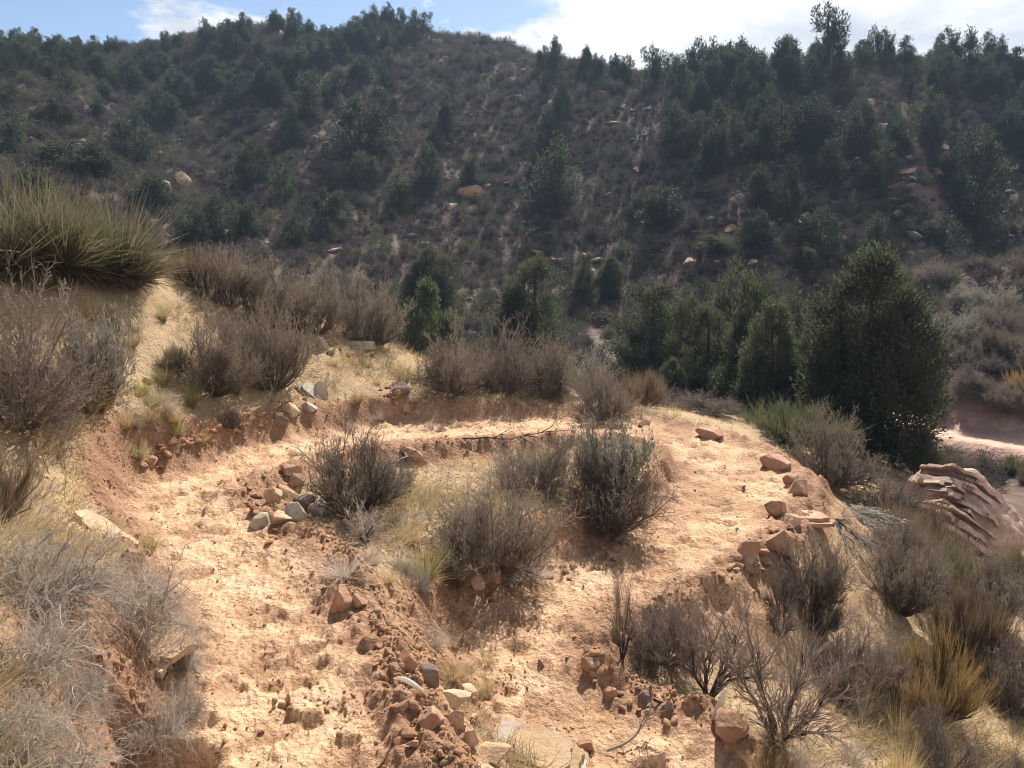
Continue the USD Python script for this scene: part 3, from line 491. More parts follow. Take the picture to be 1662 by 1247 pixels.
# ------------------------------------------------------------------ near plants, each where it stands
rnd = np.random.default_rng(77)
def plant(kind, name, cat, u, v, w, h, label, Y=None, group=None, variant=None, sink=.02, depth=1.0):
    p = hit(u, v) if Y is None else np.array([x_at(u, v, Y), Y, 0.0])
    if Y is not None: p[2] = ground_z(p[0], p[1])
    q = (623.5 - v) / FPX; mpp = p[1] / (CP + q * SP) / FPX     # metres per photograph pixel there
    opts = PROTO[kind]; path = opts[(rnd.integers(len(opts)) if variant is None else variant) % len(opts)]
    H = h * mpp if Y is None else None
    if Y is not None:                                           # hidden foot: h is the row of its top
        H = EYE - Y * tan_below(h) - p[2]
    W = w * mpp
    place(name, path, p - [0, 0, sink * H], rnd.uniform(0, 360), (W, W * depth, H * 1.03), label, cat, group)
    return p
NEAR = [
    ('yucca', 'yucca', 'yucca', 70, 444, 290, 138, 'big yellow-green yucca clump at the left edge of the picture, above the slope'),
    ('yucca', 'yucca', 'yucca', 205, 460, 190, 102, 'olive yucca clump with a dark skirt, right-hand neighbour of the biggest yucca'),
    ('tan', 'dry_shrub', 'shrub', 315, 462, 110, 62, 'low tan twiggy brush at the right foot of the yuccas'),
    ('greyish', 'dry_shrub', 'shrub', 35, 690, 255, 225, 'large wispy pinkish-grey shrub at the left edge below the yuccas'),
    ('silver', 'dry_shrub', 'shrub', 165, 660, 120, 170, 'pale grey-green wispy shrub leaning out right of the large pinkish one'),
    ('tan', 'dry_shrub', 'shrub', -20, 850, 160, 125, 'orange-tan dry brush at the left edge above the tangled heap'),
    ('tuftgreen', 'grass_tuft', 'grass', 142, 668, 95, 105, 'yellow-green grass tuft at the foot of the big left shrub'),
    ('dry', 'dry_shrub', 'shrub', 345, 640, 150, 150, 'dark brown twiggy shrub, left one of a touching pair above the trail'),
    ('dry', 'dry_shrub', 'shrub', 442, 632, 140, 135, 'dark brown twiggy shrub, right one of a touching pair above the trail'),
    ('olive', 'dry_shrub', 'shrub', 285, 606, 60, 45, 'small olive shrub tucked against the left side of the dark pair'),
    ('tuftgreen', 'grass_tuft', 'grass', 383, 640, 50, 58, 'yellowish grass tuft in front of the dark shrub pair'),
    ('tuftgreen', 'grass_tuft', 'grass', 312, 662, 42, 48, 'small green-yellow grass tuft left below the dark shrub pair'),
    ('tuftstraw', 'grass_tuft', 'grass', 266, 522, 36, 46, 'lone straw-yellow grass tuft on the slope below the yuccas'),
    ('dry', 'dry_shrub', 'shrub', 372, 496, 120, 92, 'brown shrub on the knoll crest, leftmost of the crest row'),
    ('dry', 'dry_shrub', 'shrub', 440, 530, 140, 105, 'rust-brown shrub on the knoll crest, second from the left in the row'),
    ('dry', 'dry_shrub', 'shrub', 515, 540, 100, 100, 'dull brown shrub on the knoll crest below the bare forked twigs'),
    ('bare', 'bare_shrub', 'shrub', 556, 500, 95, 72, 'bare reddish forked twigs sticking up over the crest row'),
    ('dry', 'dry_shrub', 'shrub', 603, 560, 118, 112, 'rounded brown shrub at the right end of the crest row'),
    ('dry', 'dry_shrub', 'shrub', 372, 696, 46, 36, 'tiny dark shrub on top of the cut bank left of the trail'),
    ('tuftstraw', 'grass_tuft', 'grass', 325, 722, 44, 34, 'short straw tuft on the edge of the cut bank left of the trail'),
    ('dry', 'dry_shrub', 'shrub', 738, 640, 135, 112, 'grey-brown shrub with visible stems above the far bend of the trail, leftmost of three'),
    ('greyish', 'dry_shrub', 'shrub', 815, 636, 150, 112, 'grey-brown shrub above the far bend of the trail, middle of three'),
    ('dry', 'dry_shrub', 'shrub', 885, 646, 105, 95, 'grey-brown shrub above the far bend, right of three, beside the whitish rock'),
    ('tuftstraw', 'grass_tuft', 'grass', 655, 625, 52, 50, 'straw tuft left of the three shrubs above the far bend'),
    ('tuftstraw', 'grass_tuft', 'grass', 582, 655, 34, 34, 'small straw tuft on the pale slope above the trail strip'),
    ('dry', 'dry_shrub', 'shrub', 572, 832, 195, 155, 'dark brown rounded shrub on the island, beside the upper trail leg'),
    ('dry', 'dry_shrub', 'shrub', 808, 922, 225, 172, 'dense brown shrub in the middle of the island, nearest the lower trail leg'),
    ('greyish', 'dry_shrub', 'shrub', 862, 800, 175, 95, 'dark shaded shrub at the back of the island below the trail strip'),
    ('dry', 'dry_shrub', 'shrub', 990, 862, 175, 120, 'brown shrub at the right end of the island with silvery sage above it'),
    ('silver', 'sage_bush', 'shrub', 985, 806, 130, 135, 'tall silvery sagebrush at the right end of the island'),
    ('dead', 'bare_shrub', 'shrub', 590, 882, 100, 68, 'pale dead leafless shrub on the island in front of the dark rounded one'),
    ('tuftgrey', 'grass_tuft', 'grass', 850, 940, 150, 60, 'grey dry grass skirt at the foot of the dense island shrub'),
    ('tuftgreen', 'grass_tuft', 'grass', 690, 945, 95, 75, 'yellow-green grass tuft on the island, left of a pair'),
    ('tuftgreen', 'grass_tuft', 'grass', 742, 952, 80, 68, 'yellow-green grass tuft on the island, right of a pair by the lower bank'),
    ('tuftgrey', 'grass_tuft', 'grass', 700, 1050, 100, 50, 'grey dry grass tuft between the two trail legs'),
    ('tuftgreen', 'grass_tuft', 'grass', 243, 898, 46, 50, 'small green grass tuft at the left edge of the upper trail'),
    ('tuftgrey', 'grass_tuft', 'grass', 560, 935, 130, 40, 'flattened grey grass beside the upper trail near the red boulders'),
    ('silver', 'dry_shrub', 'shrub', 955, 606, 105, 60, 'grey-green low bush behind the whitish rock', 13.0, 575),
    ('dry', 'dry_shrub', 'shrub', 978, 676, 120, 80, 'reddish-brown bush just beyond the far bend'),
    ('tan', 'dry_shrub', 'shrub', 1045, 660, 80, 40, 'low tan-yellow brush in the gully beyond the far bend', 17.0, 615),
    ('greyish', 'dry_shrub', 'shrub', 1142, 700, 125, 65, 'grey-purple shrub beyond the top of the trail berm', 12.0, 634),
    ('green', 'green_shrub', 'shrub', 1285, 770, 190, 112, 'green broom-like shrub below the berm in front of the junipers', 11.5, 652),
    ('dry', 'dry_shrub', 'shrub', 1345, 795, 165, 130, 'grey-brown rounded shrub in front of the green broom shrub', 10.2, 668),
    ('olive', 'dry_shrub', 'shrub', 1500, 742, 60, 50, 'small grey-green bush at the right foot of the largest juniper', 15.2, 692),
    ('greyish', 'dry_shrub', 'shrub', 1432, 845, 150, 100, 'olive-brown shrub beside the berm wall, left of the layered boulder', 9.8, 775),
    ('tan', 'dry_shrub', 'shrub', 1485, 910, 165, 105, 'olive-tan feathery shrub leaning against the layered boulder', 8.6, 822),
    ('silver', 'sage_bush', 'shrub', 1365, 935, 170, 95, 'silver-grey sage below the stacked berm stones', 7.6, 850),
    ('greyish', 'dry_shrub', 'shrub', 1440, 965, 150, 110, 'dull purple-grey shrub right of the silver sage', 8.0, 868),
    ('bare', 'bare_shrub', 'shrub', 1345, 1020, 170, 130, 'dark bare tangle of twigs under the silver sage', 6.6, 905),
    ('bare', 'bare_shrub', 'shrub', 1010, 1068, 60, 150, 'thin dark upright sapling at the edge of the lower trail'),
    ('greyish', 'bare_shrub', 'shrub', 1075, 1075, 150, 120, 'pale purple-grey shrub right of the thin dark sapling'),
    ('bare', 'bare_shrub', 'shrub', 1150, 1130, 200, 165, 'leafless grey shrub right of the lower trail, behind the white stake'),
    ('bare', 'bare_shrub', 'shrub', 1265, 1205, 250, 235, 'large leafless shrub with dark crooked limbs right of the white stake'),
    ('greyish', 'bare_shrub', 'shrub', 1385, 1130, 170, 130, 'low purple-grey shrub right of the large leafless one'),
    ('gold', 'golden_shrub', 'shrub', 1510, 1165, 160, 135, 'bright golden-orange broom shrub at the lower right'),
    ('olive', 'dry_shrub', 'shrub', 1462, 1120, 80, 70, 'yellow-green shrub touching the left side of the golden one'),
    ('tan', 'dry_shrub', 'shrub', 1565, 1070, 140, 130, 'pinkish-tan feathery shrub above the golden one'),
    ('silver', 'sage_bush', 'shrub', 1600, 1010, 100, 80, 'pale mint-grey sage at the right edge above the pinkish-tan shrub'),
    ('greyish', 'dry_shrub', 'shrub', 1650, 1160, 140, 165, 'grey-brown feathery shrub at the right edge beside the golden one'),
    ('greyish', 'dry_shrub', 'shrub', 1535, 1262, 140, 100, 'small grey twiggy shrub at the bottom right corner'),
    ('olive', 'dry_shrub', 'shrub', 1655, 975, 80, 90, 'olive-tan bush at the right edge below the layered boulder'),
    ('dry', 'dry_shrub', 'shrub', 1640, 1262, 90, 60, 'little brown shrub in the very bottom right corner'),
    ('tangle', 'dead_brush', 'brush', 60, 975, 300, 110, 'dead tangled grey brush heap at the left edge, topmost of the heaps'),
    ('tangle', 'dead_brush', 'brush', 205, 1005, 230, 105, 'dead cream stems draped over the bank edge, right of the topmost heap'),
    ('tangle', 'dead_brush', 'brush', 282, 1085, 120, 110, 'narrow dead brush hanging beside the dark hollow of the bank'),
    ('tangle', 'dead_brush', 'brush', 300, 1165, 80, 75, 'little dead brush at the lower end of the bank, touching the trail'),
    ('tangle', 'dead_brush', 'brush', 30, 1090, 260, 110, 'dead tangled brush heap at the left edge, in the middle of the heaps'),
    ('tangle', 'dead_brush', 'brush', 110, 1140, 170, 70, 'sprawling pale dead brush inside the bank below the hollow'),
    ('tangle', 'dead_brush', 'brush', 20, 1205, 200, 90, 'dead tangled brush heap above the one in the bottom left corner'),
    ('tangle', 'dead_brush', 'brush', 60, 1310, 330, 130, 'dead tangled brush heap in the bottom left corner'),
    ('tangle', 'dead_brush', 'brush', 245, 1195, 135, 66, 'small grey brush cushion at the foot of the bank, beside the trail'),
]
for t in NEAR:
    if len(t) == 10: t = t[:6] + (t[9], t[7], t[8])                 # foot hidden: distance, and the row of the top
    plant(*t)

pr_ = np.random.default_rng(78)
def spread(n, poly, kinds, name, cat, w, ratio, label, group, jit=(14, 10), y0=1.2):
    adj = {'dry': 'brown', 'olive': 'olive', 'greyish': 'mauve-grey', 'silver': 'silver-grey', 'bare': 'leafless', 'gold': 'golden', 'tan': 'tan', 'hillbush': 'dark', 'tuftstraw': 'straw-coloured', 'tuftgrey': 'bleached grey', 'tuftgreen': 'yellow-green'}
    for _ in range(n):
        k = pr_.integers(len(poly) - 1); t = pr_.uniform(); (u0, v0), (u1, v1) = poly[k], poly[k + 1]; u, v = u0 + (u1 - u0) * t + pr_.normal(0, jit[0]), v0 + (v1 - v0) * t + pr_.normal(0, jit[1])
        p = hit(u, v, y0); W = pr_.uniform(*w); kd_ = kinds[pr_.integers(len(kinds))]; o = PROTO[kd_]
        place(name, o[pr_.integers(len(o))], p - [0, 0, .02], pr_.uniform(0, 360), (W, W, W * pr_.uniform(*ratio)), adj[kd_] + ' ' + label, cat, adj[kd_] + ' ' + group)
spread(34, [(1440, 480), (1560, 450), (1680, 430), (1680, 520), (1560, 530), (1500, 580), (1680, 600)], ['dry', 'olive', 'greyish', 'dry', 'silver'], 'ridge_bush', 'bush', (.9, 1.9), (.45, .75), 'bush on the low sunny ridge right of the road', 'bushes on the low ridge right of the road', (24, 16), 14)
spread(9, [(1520, 762), (1600, 765), (1680, 780)], ['greyish', 'dry', 'olive'], 'roadside_bush', 'bush', (.5, .9), (.5, .8), 'small bush on the dark bank below the dirt road', 'bushes on the bank below the dirt road', (20, 8), 12)
spread(10, [(1540, 640), (1680, 660)], ['greyish', 'dry', 'gold'], 'roadside_bush', 'bush', (.7, 1.4), (.5, .8), 'small bush at the far side of the dirt road', 'bushes beside the dirt road', (20, 10), 14)
spread(10, [(1200, 960), (1420, 1060), (1440, 1180), (1640, 1100)], ['greyish', 'dry', 'bare'], 'slope_bush', 'bush', (.3, .6), (.6, .9), 'small twiggy bush on the slope below the lower trail', 'small bushes on the slope below the lower trail', (40, 30))
spread(7, [(1400, 920), (1500, 970), (1640, 1000)], ['dry', 'olive', 'greyish'], 'slope_bush', 'bush', (.5, 1.0), (.6, .9), 'bush in the hollow below the layered boulder', 'bushes in the hollow below the layered boulder', (30, 20))
spread(30, [(1260, 1240), (1380, 1240), (1480, 1230), (1450, 1130), (1500, 1050)], ['tuftstraw', 'tuftstraw', 'tuftgrey'], 'grass_tuft', 'grass', (.18, .38), (.6, 1.1), 'grass tuft on the slope at the lower right', 'tufts on the lower right slope', (40, 22))
spread(24, [(60, 500), (200, 540), (330, 590), (250, 650), (230, 700)], ['tuftstraw', 'tuftstraw', 'tuftgrey', 'tuftgreen'], 'grass_tuft', 'grass', (.14, .3), (.6, 1.1), 'grass tuft on the slope below the yuccas', 'grass tufts on the slope below the yuccas', (40, 24))
spread(26, [(540, 600), (680, 640), (560, 660), (640, 860), (720, 860), (660, 940), (820, 900)], ['tuftstraw', 'tuftgrey'], 'grass_tuft', 'grass', (.12, .26), (.5, 1.0), 'grass tuft on the island or on the pale slope above it', 'grass tufts round the island', (34, 16))
spread(12, [(720, 1050), (760, 1100), (790, 1140)], ['tuftstraw', 'tuftgrey'], 'grass_tuft', 'grass', (.10, .2), (.5, .9), 'short grass tuft on the ground between the two trail legs', 'grass tufts between the legs', (26, 20))
spread(24, [(930, 560), (1000, 600), (1050, 650), (1130, 640), (1230, 620)], ['hillbush', 'greyish', 'tan'], 'gully_bush', 'bush', (.6, 1.1), (.5, .8), 'low bush on the valley floor round the junipers', 'bushes on the valley floor', (40, 14), 11)

# ------------------------------------------------------------------ trees in the valley
TREES = [
    ('juniper', 1245, 700, 120, 500, 18.5, 'juniper at the right front of the group, overlapping the dark pointed one'), ('juniper', 1325, 712, 110, 530, 17.6, 'lower juniper touching the left side of the largest one'), ('juniper', 1115, 640, 110, 490, 24.5, 'juniper between the broad rounded one and the slim front one'),
    ('juniper', 1398, 745, 215, 420, 16.4, 'largest juniper, dark green and full to the ground, beside the dirt road'),
    ('juniper', 1218, 690, 150, 458, 21.0, 'dark pointed juniper in the group left of the largest one'),
    ('juniper', 1145, 668, 140, 505, 22.5, 'slim green juniper at the left front of the group beyond the berm'),
    ('juniper', 1285, 690, 130, 490, 20.0, 'juniper squeezed between the dark pointed one and the largest one'),
    ('juniper', 1058, 622, 185, 468, 27.5, 'broad rounded juniper left of the group, beside the red gully'),
    ('juniper', 1178, 640, 150, 446, 26.0, 'tall double-topped juniper at the back of the group'),
    ('juniper', 1090, 655, 48, 585, 21.5, 'knee-high young juniper in front of the broad rounded one'),
    ('juniper', 868, 565, 150, 425, 29.0, 'lone cone-shaped juniper behind the three shrubs of the far bend'),
    ('juniperlight', 692, 545, 120, 462, 26.0, 'bright green bushy juniper behind the knoll crest'),
    ('juniper', 700, 470, 95, 408, 38.0, 'dark round juniper above the bright green bushy one'),
    ('juniper', 1165, 458, 72, 383, 40.0, 'single juniper at the hill foot above the double-topped one'),
    ('juniper', 1303, 468, 50, 403, 38.0, 'slim juniper at the hill foot left of the largest one'),
    ('juniper', 950, 472, 52, 415, 41.0, 'small dark juniper at the hill foot, left one of a pair above the gully'),
    ('juniper', 992, 475, 52, 420, 41.0, 'small dark juniper at the hill foot, right one of a pair above the gully'),
]
for kind, u, v, w, top, Yd, lab in TREES:
    plant(kind, 'juniper_tree', 'tree', u, v, w, top, lab, Yd, None, 0 if lab.startswith('largest') else None)

# ------------------------------------------------------------------ trees on the far hill
HT = [(505, 195, 62, 64), (222, 262, 70, 66), (475, 237, 34, 62), (585, 252, 100, 75), (630, 203, 38, 46), (730, 216, 42, 52), (708, 246, 32, 32), (695, 302, 52, 58), (465, 332, 44, 52), (530, 372, 66, 56), (408, 382, 54, 46), (360, 392, 62, 62),
      (415, 302, 72, 62), (645, 342, 52, 52), (118, 284, 120, 48), (160, 294, 62, 52), (25, 252, 62, 60), (911, 197, 36, 62), (891, 252, 62, 62), (901, 335, 88, 90), (1096, 232, 48, 56), (1161, 282, 52, 62), (1166, 218, 40, 45), (1321, 243, 92, 72),
      (1346, 302, 62, 62), (1506, 233, 52, 74), (1461, 252, 52, 46), (1431, 302, 62, 60), (1571, 358, 115, 122), (1641, 252, 64, 74), (1281, 358, 52, 84), (1231, 332, 62, 52), (1081, 362, 74, 48), (1041, 352, 42, 32), (1330, 412, 74, 62), (1230, 402, 60, 50), (1420, 420, 60, 60), (1530, 420, 70, 60), (310, 400, 60, 50), (590, 300, 50, 45), (770, 300, 40, 40), (480, 400, 50, 45), (1390, 250, 50, 70), (1250, 260, 55, 70), (60, 330, 80, 50), (250, 340, 70, 45)]
TGROUP = 'junipers and pinyons scattered on the far hillside'
HLAB = {0: 'round dark tree alone high on the left half of the far hillside', 1: 'bushy tree on the hillside above the yuccas, right of the bare spur', 3: 'wide low tree clump in the middle of the hillside beside the red outcrop', 9: 'round tree low on the hillside right above the crest-row shrubs', 14: 'very wide low tree just above the yucca clump on the hillside',
        19: 'tall broad tree low in the middle of the far hillside, above the cone-shaped juniper', 18: 'tree standing directly above the tall broad one in mid hillside', 17: 'slim tree highest of three stacked in mid hillside', 23: 'wide dark tree under the tallest skyline pinyon', 28: 'largest tree of the hillside near the right edge', 30: 'tall narrow tree low on the right hillside', 22: 'low wide bushy tree above the juniper group', 34: 'tree at the hill foot directly above the largest juniper'}
for n_, (u, v, w, h) in enumerate(HT):
    plant('fardense', 'hillside_tree', 'tree', u, v, w * 1.12, h * 1.15, HLAB.get(n_, 'dark green rounded tree scattered on the far hillside among grey bushes'), None, None if n_ in HLAB else TGROUP)
def skyline(u):
    vs = np.arange(0, 330, 2.0); Yd = np.exp(np.linspace(math.log(35), math.log(130), 260)); q0 = 0
    x = (u - 831) / FPX * Yd / CP; z = land(x, Yd); el = (z - EYE) / Yd; k = el.argmax()
    e = math.atan(el[k]) + PITCH; return 623.5 - FPX * math.tan(e)
special = [(1345, 148, 62, 112, 'faropen', 'tallest airy pinyon breaking the skyline at the right, its crown open to the sky'), (1062, 128, 48, 66, 'faropen', 'round-headed tree standing alone on the skyline beside the saddle'),
           (901, 96, 26, 56, 'fartall', 'thin dark pole-like tree on the skyline left of the saddle'), (1165, 118, 44, 76, 'faropen', 'ragged-topped tree on the skyline right of the saddle'), (1570, 92, 46, 68, 'fartall', 'pointed tree sticking out of the skyline near the right edge'),
           (272, 75, 22, 42, 'fartall', 'slim dark tree on the left skyline in front of the small cloud')]
for u, v, w, h, k, lab in special:
    s = skyline(u); plant(k, 'skyline_tree', 'tree', u, s + 14, w, h, lab)
fr = np.random.default_rng(90)
def forest(n, u0, u1, d0, d1, h0, h1, ratio, label, group, kinds, taper=0):
    for _ in range(n):
        u = fr.uniform(u0, u1); s = skyline(u); dv = d0 + (d1 - d0) * fr.uniform(0, 1) ** 1.4; h = fr.uniform(h0, h1) * (1 + taper * dv / max(d1, 1))
        plant(kinds[fr.integers(len(kinds))], 'skyline_tree' if dv < 14 else 'forest_tree', 'tree', u, s + 4 + dv, h * fr.uniform(*ratio), h, label, None, group)
D, TL, OP = 'fardense', 'fartall', 'faropen'
forest(70, -30, 700, 0, 10, 20, 40, (.6, 1.0), 'small dark tree along the crest of the left half of the far hill', 'trees along the left crest of the far hill', [D, D, TL, OP])
forest(85, -30, 640, 12, 120, 30, 50, (.75, 1.2), 'dark green tree in the woods below the left crest of the far hill', 'trees of the woods below the left crest', [D, D, D, TL])
forest(22, 850, 1120, 0, 14, 26, 46, (.5, .8), 'dark tree at the saddle of the far hill skyline', 'trees at the saddle of the far hill', [TL, OP, D])
forest(46, 1110, 1700, 0, 16, 38, 66, (.55, .95), 'dark tree along the crest of the right half of the far hill', 'trees along the right crest of the far hill', [D, D, TL, OP])
forest(44, 1100, 1700, 25, 140, 45, 72, (.6, .95), 'dark green tree in the woods below the right crest of the far hill', 'trees of the woods below the right crest', [D, D, TL])
for u, v, h in ((1376, 352, 42), (1487, 232, 26)):
    plant('hillgreen', 'yellow_bush', 'shrub', u, v, h * .8, h, 'yellow autumn bush among dark trees on the far hillside', None, 'yellow autumn bushes on the far hillside')

# ------------------------------------------------------------------ bushes of the far hill and the valley
br = np.random.default_rng(91); N = 110000
Yb = np.exp(br.uniform(math.log(17), math.log(104), N * 2)); Yb = Yb[br.uniform(0, 1, len(Yb)) < (Yb / 104) ** .6][:N]; xb = br.uniform(-.80, .80, len(Yb)) * Yb * .98
z_, s_, wt_, wr_ = terrain(xb, Yb); ok = (wr_ < .05) & (wt_ < .05)
gul = np.abs(xb - np.interp(Yb, [20, 29.5, 37, 43], [4.9, 4.15, 3.95, 4.6])) < .55 + 0 * Yb; ok &= ~(gul & (Yb < 45) & (Yb > 18))
ok &= meshkit.fbm(np.stack([xb * .22, Yb * .22, 0 * xb], -1), 3, 55) > .12
clear = np.array([[by_Y(u, v, Yd)[0], Yd] for u, v, Yd in [(t[1], t[2], t[5]) for t in TREES]])
ok &= cKDTree(clear).query(np.stack([xb, Yb], -1))[0] > .7
xb, Yb, zb = xb[ok], Yb[ok], z_[ok]
# keep them a crown apart
kd = cKDTree(np.stack([xb, Yb], -1)); drop = np.zeros(len(xb), bool)
for a, b in kd.query_pairs(.46):
    if not drop[a]: drop[b] = True
xb, Yb, zb = xb[~drop], Yb[~drop], zb[~drop]
sb = .42 + .75 * br.uniform(0, 1, len(xb)) ** 1.8; sb *= np.interp(Yb, [17, 40, 100], [.95, 1.15, 1.5]); hb = sb * br.uniform(.55, .85, len(xb))
# which of them show: rows above the near crest
el = (zb + hb - EYE) / Yb; vis = np.ones(len(xb), bool)
for f_ in (.15, .25, .35, .5, .65, .8, .9):
    gx, gy = xb * f_, Yb * f_; vis &= (land(gx, gy) - EYE) / gy < el
vis &= np.abs(xb / Yb) < .66
xb, Yb, zb, sb, hb = (q[vis] for q in (xb, Yb, zb, sb, hb))
order = np.argsort(-sb / Yb); first, rest = order[:290], order[290:]
bkinds = PROTO['hillbush'] + PROTO['hillgreen'] 
pick = np.where(br.uniform(0, 1, len(xb)) < .82, br.integers(0, 5, len(xb)), br.integers(5, 7, len(xb)))
for k in first:
    right = xb[k] > 9.0 and Yb[k] < 36
    lab, grp = ('grey-brown bush on the low sunny ridge right of the road', 'bushes on the low ridge right of the road') if right else ('round grey-brown bush at the foot of the far hill', 'round bushes at the foot of the far hill')
    place('hill_bush', bkinds[pick[k]], (xb[k], Yb[k], zb[k] - .03), br.uniform(0, 360), (sb[k], sb[k], hb[k]), lab, 'bush', grp)
def instancer(name, kinds, pos, idx, rot, sc, label, cat):
    pi = UsdGeom.PointInstancer.Define(stage, f'/World/{name}'); tg = []
    for k, (m, ma) in enumerate(kinds):
        usdkit.mesh(stage, f'/World/{name}/piece_{k}', m, ma, smooth=40 if name == 'gravel' else False); tg.append(Sdf.Path(f'/World/{name}/piece_{k}'))
    pi.CreatePrototypesRel().SetTargets(tg); pi.CreatePositionsAttr(Vt.Vec3fArray.FromNumpy(np.asarray(pos, np.float32))); pi.CreateProtoIndicesAttr(Vt.IntArray.FromNumpy(np.asarray(idx, np.int32)))
    pi.CreateOrientationsAttr(Vt.QuathArray([Gf.Quath(float(a), float(b), float(c), float(d)) for a, b, c, d in rot])); pi.CreateScalesAttr(Vt.Vec3fArray.FromNumpy(np.asarray(sc, np.float32)))
    return tag(pi, label, cat, None, 'stuff')
def zrot(a): return np.stack([np.cos(a / 2), 0 * a, 0 * a, np.sin(a / 2)], 1)
def anyrot(g, n):
    q = g.normal(size=(n, 4)); return q / np.linalg.norm(q, axis=1, keepdims=True)
bk = [(fit(hillbush(360 + s))['bush'][0], HILLBUSH) for s in range(4)] + [(fit(hillbush(370))['bush'][0], GREYGREEN)]
instancer('hillside_scrub', bk, np.stack([xb, Yb, zb - .03], 1)[rest], np.minimum(pick[rest], 4), zrot(br.uniform(0, 6.283, len(rest))), np.stack([sb, sb, hb], 1)[rest], 'low grey-brown scrub covering the whole far hillside', 'scrub')
print('bushes', len(first), len(rest))

# ------------------------------------------------------------------ stones that can be told apart
def rock(u, v, w, h, m, label, seed, deep=.8, rz=0., tilt=(0, 0, 0), cuts=15, name='rock', Y=None, sink=.42, sub=4, keep=.60, rough=.09):
    p = hit(u, v) if Y is None else np.array([x_at(u, v, Y), Y, ground_z(x_at(u, v, Y), Y)])
    mpp = p[1] / (CP + (623.5 - v) / FPX * SP) / FPX; W, Hh = w * mpp * .88, h * mpp * .85
    dims = (W, W * deep, Hh * (1 + sink)); vv, ff = stone(seed, dims, sub if w > 42 else 3, cuts, rough, keep)
    R = trimesh.transformations.euler_matrix(*np.radians([tilt[0], tilt[1], rz]))[:3, :3]
    vv = vv @ R.T; vv[:, 2] += -vv[:, 2].min() - sink * Hh
    vv[:, 1] += W * deep * .35
    pm = path_for(name); m_ = usdkit.mesh(stage, pm, (vv, ff), m, smooth=32); m_.AddTranslateOp().Set(Gf.Vec3d(*map(float, p)))
    return tag(m_, label, 'rock' if name in ('rock', 'slab') else name)
R_, T_, G_, D_, Y_ = REDROCK, TANROCK, GREYROCK, DARKROCK, YELROCK
